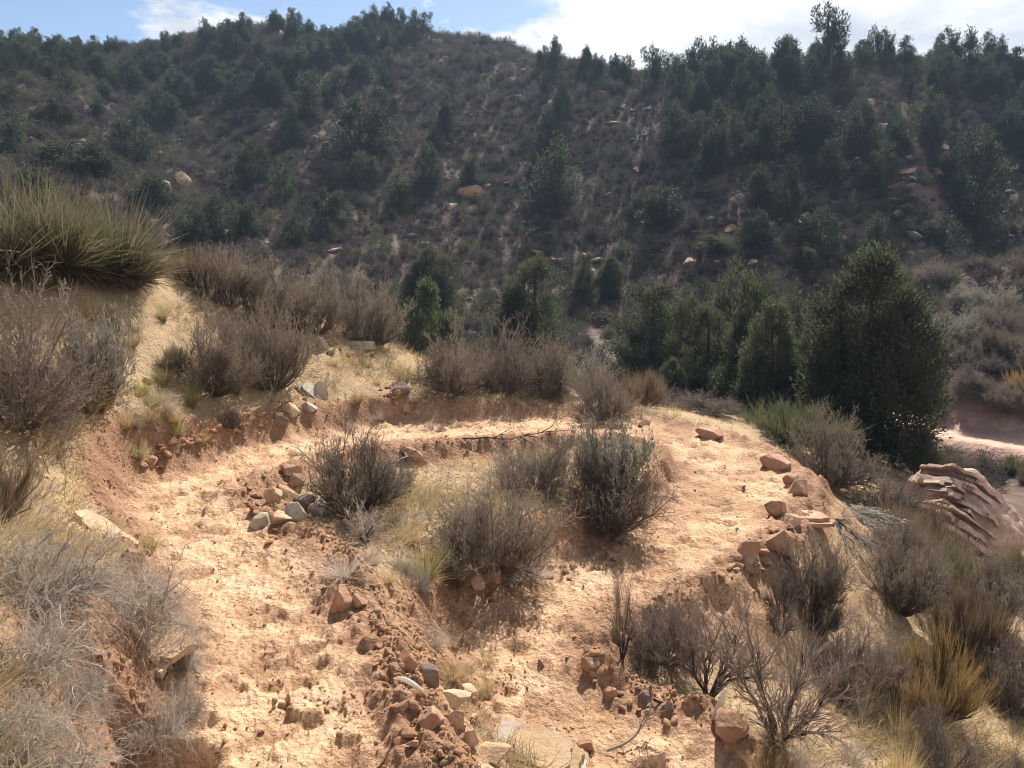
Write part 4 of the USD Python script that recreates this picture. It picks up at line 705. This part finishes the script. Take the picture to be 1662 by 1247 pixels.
for k, (u, v, w, h, m, lab, *o) in enumerate([
    # pile beside the upper leg
    (478, 846, 44, 32, G_, 'rounded grey stone at the front of the pile beside the upper trail'), (462, 812, 46, 30, R_, 'red-tan stone at the top of the pile beside the upper trail'), (440, 818, 40, 30, T_, 'tan stone on the left of the pile beside the upper trail'),
    (492, 826, 44, 24, D_, 'dark flat stone on the right of the pile beside the upper trail'), (455, 852, 42, 22, T_, 'pale flat stone lying in front of the pile beside the upper trail'), (420, 860, 40, 30, G_, 'grey leaning slab at the lower left of the pile beside the upper trail'),
    (512, 838, 34, 26, G_, 'small grey stone against the dark shrub at the right end of the pile'), (480, 790, 34, 24, R_, 'small red stone behind the pile beside the upper trail'), (468, 775, 40, 22, R_, 'flat red stone highest up the edge above the pile'),
    # the edge between the legs
    (582, 990, 32, 30, R_, 'squarish red rock beside its larger neighbour at the edge of the upper trail'), (552, 992, 48, 44, R_, 'large red rock half sunk in the edge of the upper trail'), (660, 1088, 44, 36, R_, 'reddish lump of rock in the bank between the legs above the dark stone'),
    (692, 1112, 48, 38, D_, 'dark brown stone behind the pale split wood'), (735, 1146, 66, 24, T_, 'tan flat-topped stone above the two red blocks'), (698, 1182, 50, 34, R_, 'red block with a sunlit flat top, left one of two in the foreground'), (738, 1180, 34, 28, R_, 'smaller red block, right one of two in the foreground'),
    (760, 1130, 36, 16, T_, 'thin tan stone behind the flat-topped one'), (770, 1170, 16, 12, T_, 'pebble-sized pale stone right of the two red blocks'),
    # foreground slab
    (800, 1240, 70, 22, Y_, 'tan slab fragment at the left end of the big flat slab'), (792, 1262, 46, 16, T_, 'rounded tan stone at the bottom edge left of the big slab'), (762, 1212, 34, 30, R_, 'red stone against the left end of the big slab'),
    (950, 1222, 36, 26, R_, 'red stone at the right end of the big slab'),
    # lower trail edge
    (878, 1082, 12, 14, D_, 'small dark stone standing alone on the lower trail'), (962, 1090, 44, 26, R_, 'red clod-like stone on the right edge of the lower trail'), (990, 1136, 26, 20, R_, 'small red stone on the outer edge of the lower trail'), (1045, 1140, 26, 20, D_, 'dark little stone at the end of the fallen branch'), (1085, 1155, 22, 18, D_, 'dark stone right of the fallen branch'),
    (1190, 1200, 68, 46, R_, 'dark red rounded rock below the white stake'), (800, 945, 30, 24, R_, 'red stone at the foot of the island bank'), (770, 955, 40, 30, R_, 'red block sticking out of the island bank'),
    # berm wall
    (1268, 908, 66, 54, R_, 'big square red block holding up the berm', .8, 8, (0, 0, 0), 12), (1216, 906, 44, 32, R_, 'red block left of the big square one on the berm'), (1288, 856, 34, 22, R_, 'dark red stone above the big square block'), 
    (1262, 838, 44, 28, R_, 'rounded red stone on the berm edge behind the flat jutting one'), (1298, 806, 40, 30, R_, 'red slab standing on edge at the outside of the berm'), (1262, 762, 56, 26, R_, 'large tan-red slab on the far outer rim of the berm'), (1285, 788, 30, 20, R_, 'small red stone between the rim slab and the standing slab'), (1155, 712, 52, 18, R_, 'low red rock at the top of the berm'),
    (1048, 690, 26, 10, T_, 'small pale rock at the top of the bend beside the red gully'),
    # far bank and knoll
    (921, 650, 46, 34, G_, 'whitish rock at the right end of the bank above the far bend'), (668, 750, 40, 28, R_, 'flat red-brown rock leaning on the bank below the trail strip'), (605, 556, 36, 14, G_, 'second grey slab on the crest under the rounded brown shrub'),
    (520, 566, 24, 22, G_, 'dark-sided grey rock on the crest left of the slabs'), (520, 642, 38, 28, G_, 'tilted thin grey slab right of its bigger neighbour below the shrub pair', .4, -20, (0, 30, 0)), (648, 640, 36, 22, D_, 'dark rock on the slope left of the three far-bend shrubs'),
    (500, 668, 32, 18, G_, 'grey stone on the slope under the tilted slabs'), (470, 672, 34, 20, T_, 'tan stone at the top of the rubble under the tilted slabs'), (455, 690, 30, 20, D_, 'dark stone on the cut bank in the rubble'),
    (238, 622, 18, 12, T_, 'lone pale pebble-like stone on the slope right of the big left shrub'), (220, 676, 18, 9, T_, 'pale flat stone on the slope below the big left shrub'), (205, 928, 54, 40, R_, 'red-brown rock in the bank at the left edge of the upper trail'),
    (540, 772, 22, 14, R_, 'small red stone under the dark rounded island shrub'),
]):
    rock(u, v, w, h, m, lab, 500 + k, *o)
for k, (u, v, w, h, m, lab) in enumerate([(640, 238, 40, 18, REDROCK, 'reddish outcrop in the middle of the far hillside beside a wide tree'), (762, 322, 56, 26, REDROCK, 'broken reddish outcrop low in the middle of the far hillside'), (296, 304, 34, 30, TANROCK, 'pale leaning slab on the far hillside right above the yuccas'), (268, 314, 22, 24, TANROCK, 'smaller pale leaning slab left of its neighbour above the yuccas'), (1440, 211, 30, 15, GREYROCK, 'large pale flat rock high on the right of the far hillside'), (460, 60, 20, 14, TANROCK, 'pale rock peeping out of the woods near the left crest')]):
    rock(u, v, w, h, m, lab, 580 + k, .7, 0, (0, 0, 0), 14, 'hillside_rock')
# small stones scattered in the rubble, by area
sr = np.random.default_rng(92)
def scatter(n, poly, lo, hi, label, group):
    for _ in range(n):
        a, b = sr.uniform(0, 1, 2); k = sr.integers(len(poly) - 1); (u0, v0), (u1, v1) = poly[k], poly[k + 1]
        u, v = u0 + (u1 - u0) * a + sr.normal(0, 12), v0 + (v1 - v0) * a + sr.normal(0, 9); p = hit(u, v); s = np.exp(sr.uniform(math.log(lo), math.log(hi)))
        place('small_stone', SMALL[sr.integers(8)], p + [0, 0, .12 * s], sr.uniform(0, 360), (s, s * sr.uniform(.7, 1), s * sr.uniform(.6, 1)), label, 'stone', group, (sr.uniform(-25, 25), sr.uniform(-25, 25), 0))
scatter(70, [(230, 760), (270, 730), (400, 690), (520, 660)], .03, .11, 'small angular stone in the rubble of the cut bank left of the trail', 'stones in the rubble of the left cut bank')
scatter(26, [(540, 560), (600, 600), (640, 650)], .05, .13, 'small stone on the pale slope below the crest slabs', 'stones on the slope below the crest slabs')
scatter(16, [(600, 1050), (640, 1120), (680, 1220)], .03, .07, 'small red stone in the loose bank between the two legs', 'stones in the bank between the legs')
scatter(18, [(950, 1040), (980, 1110), (1120, 1190)], .03, .07, 'small red stone along the outer edge of the lower trail', 'stones along the outer edge of the lower trail')
scatter(24, [(1180, 930), (1250, 900), (1300, 830)], .04, .10, 'small stone spilled down the outside of the berm', 'stones spilled outside the berm')
scatter(18, [(400, 780), (420, 840), (520, 960)], .03, .08, 'small stone along the inner edge of the upper trail', 'stones along the inner edge of the upper trail')
scatter(14, [(780, 965), (900, 930), (1020, 880)], .04, .09, 'small red stone at the foot of the island bank', 'stones at the foot of the island bank')
# pale rocks of the far hill
for _ in range(90):
    u, v = sr.uniform(380, 1662), sr.uniform(170, 430)
    if sr.uniform() < .45: u, v = sr.normal(1480, 70), sr.normal(265, 40)
    p = hit(u, v, 20)
    if p[1] < 30: continue
    s = np.exp(sr.uniform(math.log(.35), math.log(1.0)))
    place('hillside_rock', FARROCK[sr.integers(4)], p + [0, 0, .05 * s], sr.uniform(0, 360), (s, s * .8, s * sr.uniform(.5, 1.1)), 'pale rock lying among the bushes of the far hillside', 'rock', 'pale rocks on the far hillside', (sr.uniform(-25, 25), sr.uniform(-30, 30), 0))

k = np.flatnonzero(meshkit.fbm(np.stack([xb * .12, Yb * .16, 0 * xb + 3], -1), 3, 57) > .47); k = br.choice(k, min(2200, len(k)), replace=False); off = br.normal(0, .35, (len(k), 2)); rx, ry = xb[k] + off[:, 0], Yb[k] + off[:, 1]; rsz = np.exp(br.normal(math.log(.24), .45, len(k))).clip(.1, .6)
instancer('hillside_rubble', [(stone(420 + q, (1.2, .9, .5), 2, 10), [GREYROCK, PINKROCK, REDROCK, DARKROCK][q]) for q in range(4)], np.stack([rx, ry, terrain(rx, ry)[0] + .04 * rsz], 1), br.integers(0, 4, len(k)), zrot(br.uniform(0, 6.283, len(k))), np.stack([rsz, rsz, rsz * br.uniform(.6, 1.4, len(k))], 1), 'small stones lying between the bushes of the far hillside', 'rubble')
# layered stone: ragged beds lying one on another
def bed(seed, L, Dp, t, n=46, jag=.16):
    from shapely.geometry import Polygon
    g = np.random.default_rng(seed); th = np.sort(g.uniform(0, 2 * np.pi, n)); e = .55 * np.sign(np.cos(th)) * np.abs(np.cos(th)) ** .55, .55 * np.sign(np.sin(th)) * np.abs(np.sin(th)) ** .55
    r = 1 + jag * (2 * meshkit.noise(np.stack([3 * np.cos(th), 3 * np.sin(th), 0 * th + seed], -1), 2) - 1) + g.normal(0, jag * .22, n)
    m = trimesh.creation.extrude_polygon(Polygon(np.stack([e[0] * r * L, e[1] * r * Dp], 1)).buffer(0), t, engine='earcut').subdivide().subdivide()
    v = m.vertices.copy(); v[:, :2] *= (1 - .05 * (v[:, 2:] / t) * g.uniform(0, 1)); v += (np.stack([meshkit.fbm(v * 7 + seed + 20 * c, 4, 4) for c in range(3)], 1) - .5) * [.28 * L * jag, .28 * L * jag, t * .8]; return v, np.array(m.faces)
def strata():
    p0 = np.array([x_at(1590, 900, 9.8), 9.8, 0]); p0[2] = ground_z(p0[0], p0[1]); root = UsdGeom.Xform.Define(stage, path_for('layered_boulder')); root.AddTranslateOp().Set(Gf.Vec3d(*map(float, p0 + [.10, .55, .28])))
    tag(root, 'huge pinkish boulder of tilted rock layers at the right edge below the road', 'boulder')
    g = np.random.default_rng(610); v, f = stone(611, (1.75, 1.35, 1.55), 5, 9, .05, .74); n = unit(np.array([.52, .34, .78])); s_ = v @ n
    v = v * .93 + unit(v) * (.05 * (meshkit.fbm(v * 6, 4, 7) - .5))[:, None]
    put_mesh('body', (v, f), PINKROCK, root.GetPath(), smooth=35)
    R_m = trimesh.geometry.align_vectors([0, 0, 1], n)[:3, :3]
    for j in range(17):
        t = g.uniform(.030, .085); q = j / 16; bv, bf = bed(640 + j, 1.34 - .45 * q + g.uniform(-.14, .14), 1.02 - .25 * q + g.uniform(-.10, .10), t, 40, .13); bv = bv @ R_m.T + np.array([-.26 + .05 * q, -.12 + .10 * q, 0]) + n * (-.42 + .058 * j) + np.array([g.uniform(-.07, .07), g.uniform(-.05, .05), 0]); put_mesh('layer', (bv, bf), PINKROCK, root.GetPath(), smooth=30)
strata()
def slab(u, v, label, size, beds, rot, m, seed, sink=.5, Y=None):
    p = hit(u, v); root = UsdGeom.Xform.Define(stage, path_for('slab')); root.AddTranslateOp().Set(Gf.Vec3d(*map(float, p))); root.AddRotateXYZOp().Set(Gf.Vec3f(*rot)); tag(root, label, 'slab'); g = np.random.default_rng(seed)
    t = size[2] / beds; z = -sink * size[2]
    for k in range(beds):
        q = 1 - .16 * k; vv, ff = bed(seed + k, size[0] * q, size[1] * q, t * 1.03); put_mesh('layer', (vv + [g.uniform(-.05, .05) * size[0] * k, g.uniform(0, .06) * size[1] * k, z], ff), m if k % 3 != 1 else GREYROCK if m is YELROCK else m, root.GetPath(), smooth=30); z += t
slab(868, 1225, 'big yellow and grey layered slab at the bottom of the picture between the legs', (.44, .34, .10), 4, (8, 12, -18), YELROCK, 651, .72)
slab(170, 862, 'long pale ledge of stone along the left bank of the trail', (.50, .12, .05), 2, (0, 14, -32), TANROCK, 661, .75)
slab(232, 1030, 'pale ledge capping the dark hollow of the left bank', (.40, .24, .05), 2, (6, 16, -30), TANROCK, 671)
slab(505, 640, 'tilted grey slab below the dark shrub pair', (.42, .22, .10), 3, (10, 34, -20), GREYROCK, 681)
slab(1318, 840, 'flat stone jutting out at the outer edge of the berm', (.32, .24, .06), 2, (0, 4, 10), REDROCK, 691, .6)
slab(580, 560, 'pale grey slab on the knoll crest beside the broom shrub', (.42, .3, .10), 2, (0, 4, 8), GREYROCK, 696)

# wood: the white stake, the split stick, fallen branches
def wood(name, u, v, label, cat, size, tilt, seed, off=(0, 0, 0)):
    p = hit(u, v); g = np.random.default_rng(seed); v_, f_ = stone(seed, size, 3, 8, .04, .8); v_[:, 2] += size[2] * .45
    v_[:, 0] += .12 * size[2] * (meshkit.noise(v_ * 14 + seed, 2) - .5); R = trimesh.transformations.euler_matrix(*np.radians(tilt))[:3, :3]
    m_ = usdkit.mesh(stage, path_for(name), (v_ @ R.T, f_), WOOD, smooth=30); m_.AddTranslateOp().Set(Gf.Vec3d(*map(float, p + np.array(off)))); return tag(m_, label, cat)
wood('wooden_stake', 1158, 1168, 'weathered white wooden stake leaning over the dark red rock', 'stake', (.045, .02, .17), (0, 24, 20), 701)
wood('split_wood', 690, 1130, 'pale split piece of wood wedged under the dark brown stone', 'wood', (.020, .015, .13), (10, -50, 10), 702, (0, -.05, .05))
def branch(u, v, L, rz, label, m, seed, r=.008):
    p = hit(u, v); g = np.random.default_rng(seed); a = math.radians(rz); A = march(g, np.zeros((1, 3)) + [0, 0, .02], np.array([[math.cos(a), math.sin(a), .06]]), np.array([L]), 8, .14); B = grow(g, A, 9, .2, 1, .15 * L, .4 * L, .7, .1, .2, 4); C = grow(g, B, 22, .2, 1, .06 * L, .15 * L, .7, .1, .15, 3)
    m_ = usdkit.mesh(stage, path_for('fallen_branch'), join(tubes(A, r, r * .4, 5), tubes(B, r * .5, r * .2, 4), tubes(C, r * .25, r * .12, 3)), m); m_.AddTranslateOp().Set(Gf.Vec3d(*map(float, p)))
    a_ = A[0]; gz = terrain(p[0] + a_[:, 0], p[1] + a_[:, 1])[0]; m_.AddRotateYOp().Set(-math.degrees(math.atan2(gz[-1] - gz[0], np.hypot(*(a_[-1] - a_[0])[:2]))) * math.copysign(1, math.cos(a))); return tag(m_, label, 'branch')
branch(985, 1225, .28, 20, 'thin grey fallen branch in the dry grass at the bottom centre', PALETWIG, 711)
branch(1060, 1142, .34, 0, 'dark fallen branch at the outer edge of the lower trail', BARK, 712)
branch(650, 735, .7, -60, 'dead grey branch sliding down the bank below the trail strip', GREYTWIG, 713, .014)
branch(750, 715, .9, 20, 'dead branch poking up in front of the far trail strip', BARK, 714, .010)

# ------------------------------------------------------------------ grass, gravel and litter nobody could count
lr = np.random.default_rng(93)
def field(n, r0, r1, a0=-40, a1=40):
    r = np.sqrt(lr.uniform(r0 ** 2, r1 ** 2, n)) if r1 < 5 else np.exp(lr.uniform(math.log(r0), math.log(r1), n)); a = np.radians(lr.uniform(a0, a1, n)); x, y = r * np.sin(a), r * np.cos(a); z, s, wt, wr = terrain(x, y); return x, y, z, s, wt, wr
x, y, z, s, wt, wr = field(90000, 1.2, 16); pr = np.clip(s[:, 2] * 1.1 - .5 * s[:, 1], 0, 1) * (wt < .15) * sstep(fbm2(x, y, 1.2, 3, 61), -.12, .12); k = lr.uniform(0, 1, len(x)) < pr; k[np.flatnonzero(k)[9500:]] = False
def tiny(seed, n, L, lo, w, m, b=.05): g = np.random.default_rng(seed); return blades(g, n, L * .4, L, lo, w, .15, 3, b, .2), m
n = k.sum(); print('grass', n)
instancer('dry_grass', [tiny(801, 26, .11, 20, .0032, STRAW), tiny(802, 20, .07, 5, .003, STRAW, .07), tiny(803, 22, .09, 12, .003, PALETWIG), tiny(804, 14, .06, 3, .004, DEADLEAF, .09)],
          np.stack([x, y, z], 1)[k], lr.choice(4, n, p=[.34, .3, .22, .14]), zrot(lr.uniform(0, 6.283, n)), np.repeat((lr.uniform(.7, 2.0, n) * np.interp(np.hypot(x[k], y[k]), [1, 5], [.5, 1]))[:, None], 3, 1), 'short dry straw-coloured grass and twig litter on the slopes beside the trail', 'grass')
x, y, z, s, wt, wr = field(150000, 1.1, 15); d_, _ = ttree.query(np.stack([x, y], -1)); pr = np.clip(.20 * (wt < .1) + 1.0 * s[:, 1] * (wt < .9) + .09 * wt + .25 * sstep(fbm2(x, y, 1.9, 3, 62), .05, .25), 0, 1) * sstep(fbm2(x, y, 4.5, 2, 63), -.25, .2)
k = lr.uniform(0, 1, len(x)) < pr; k[np.flatnonzero(k)[45000:]] = False; n = k.sum(); print('gravel', n)
sz = (np.exp(lr.normal(math.log(.0105), .6, n)) * (1 + .5 * s[k, 1] * (wt[k] < .9))).clip(.004, .045)
instancer('gravel', [(stone(820 + q, (1, .85, .7), 1, 6), [CLODM, REDROCK, CLODM, TANROCK][q]) for q in range(4)], np.stack([x, y, z], 1)[k] + [0, 0, .001], lr.integers(0, 4, n), anyrot(lr, n), np.stack([sz, sz, sz], 1) * lr.uniform(.6, 1, (n, 3)), 'loose crumbs of red soil and gravel strewn along the trail edges', 'gravel')

# ------------------------------------------------------------------ the air
if HAZE:
    lo, hi = GV[:, 2].min() - 1, max(GV[:, 2].max() + 14, 60)
    hz = usdkit.mesh(stage, '/World/haze', trimesh.creation.box(bounds=[[-262, -262, lo], [262, 262, hi]]), usdkit.material(stage, '/World/Looks/haze_air', {'v': ('principled_volume', {'color': (.50, .70, 1.0), 'density': HAZE, 'anisotropy': 0.35})}, [], volume='v.volume'))
    tag(hz, 'thin bluish haze lying in the air before the far hill', 'haze', None, 'stuff')
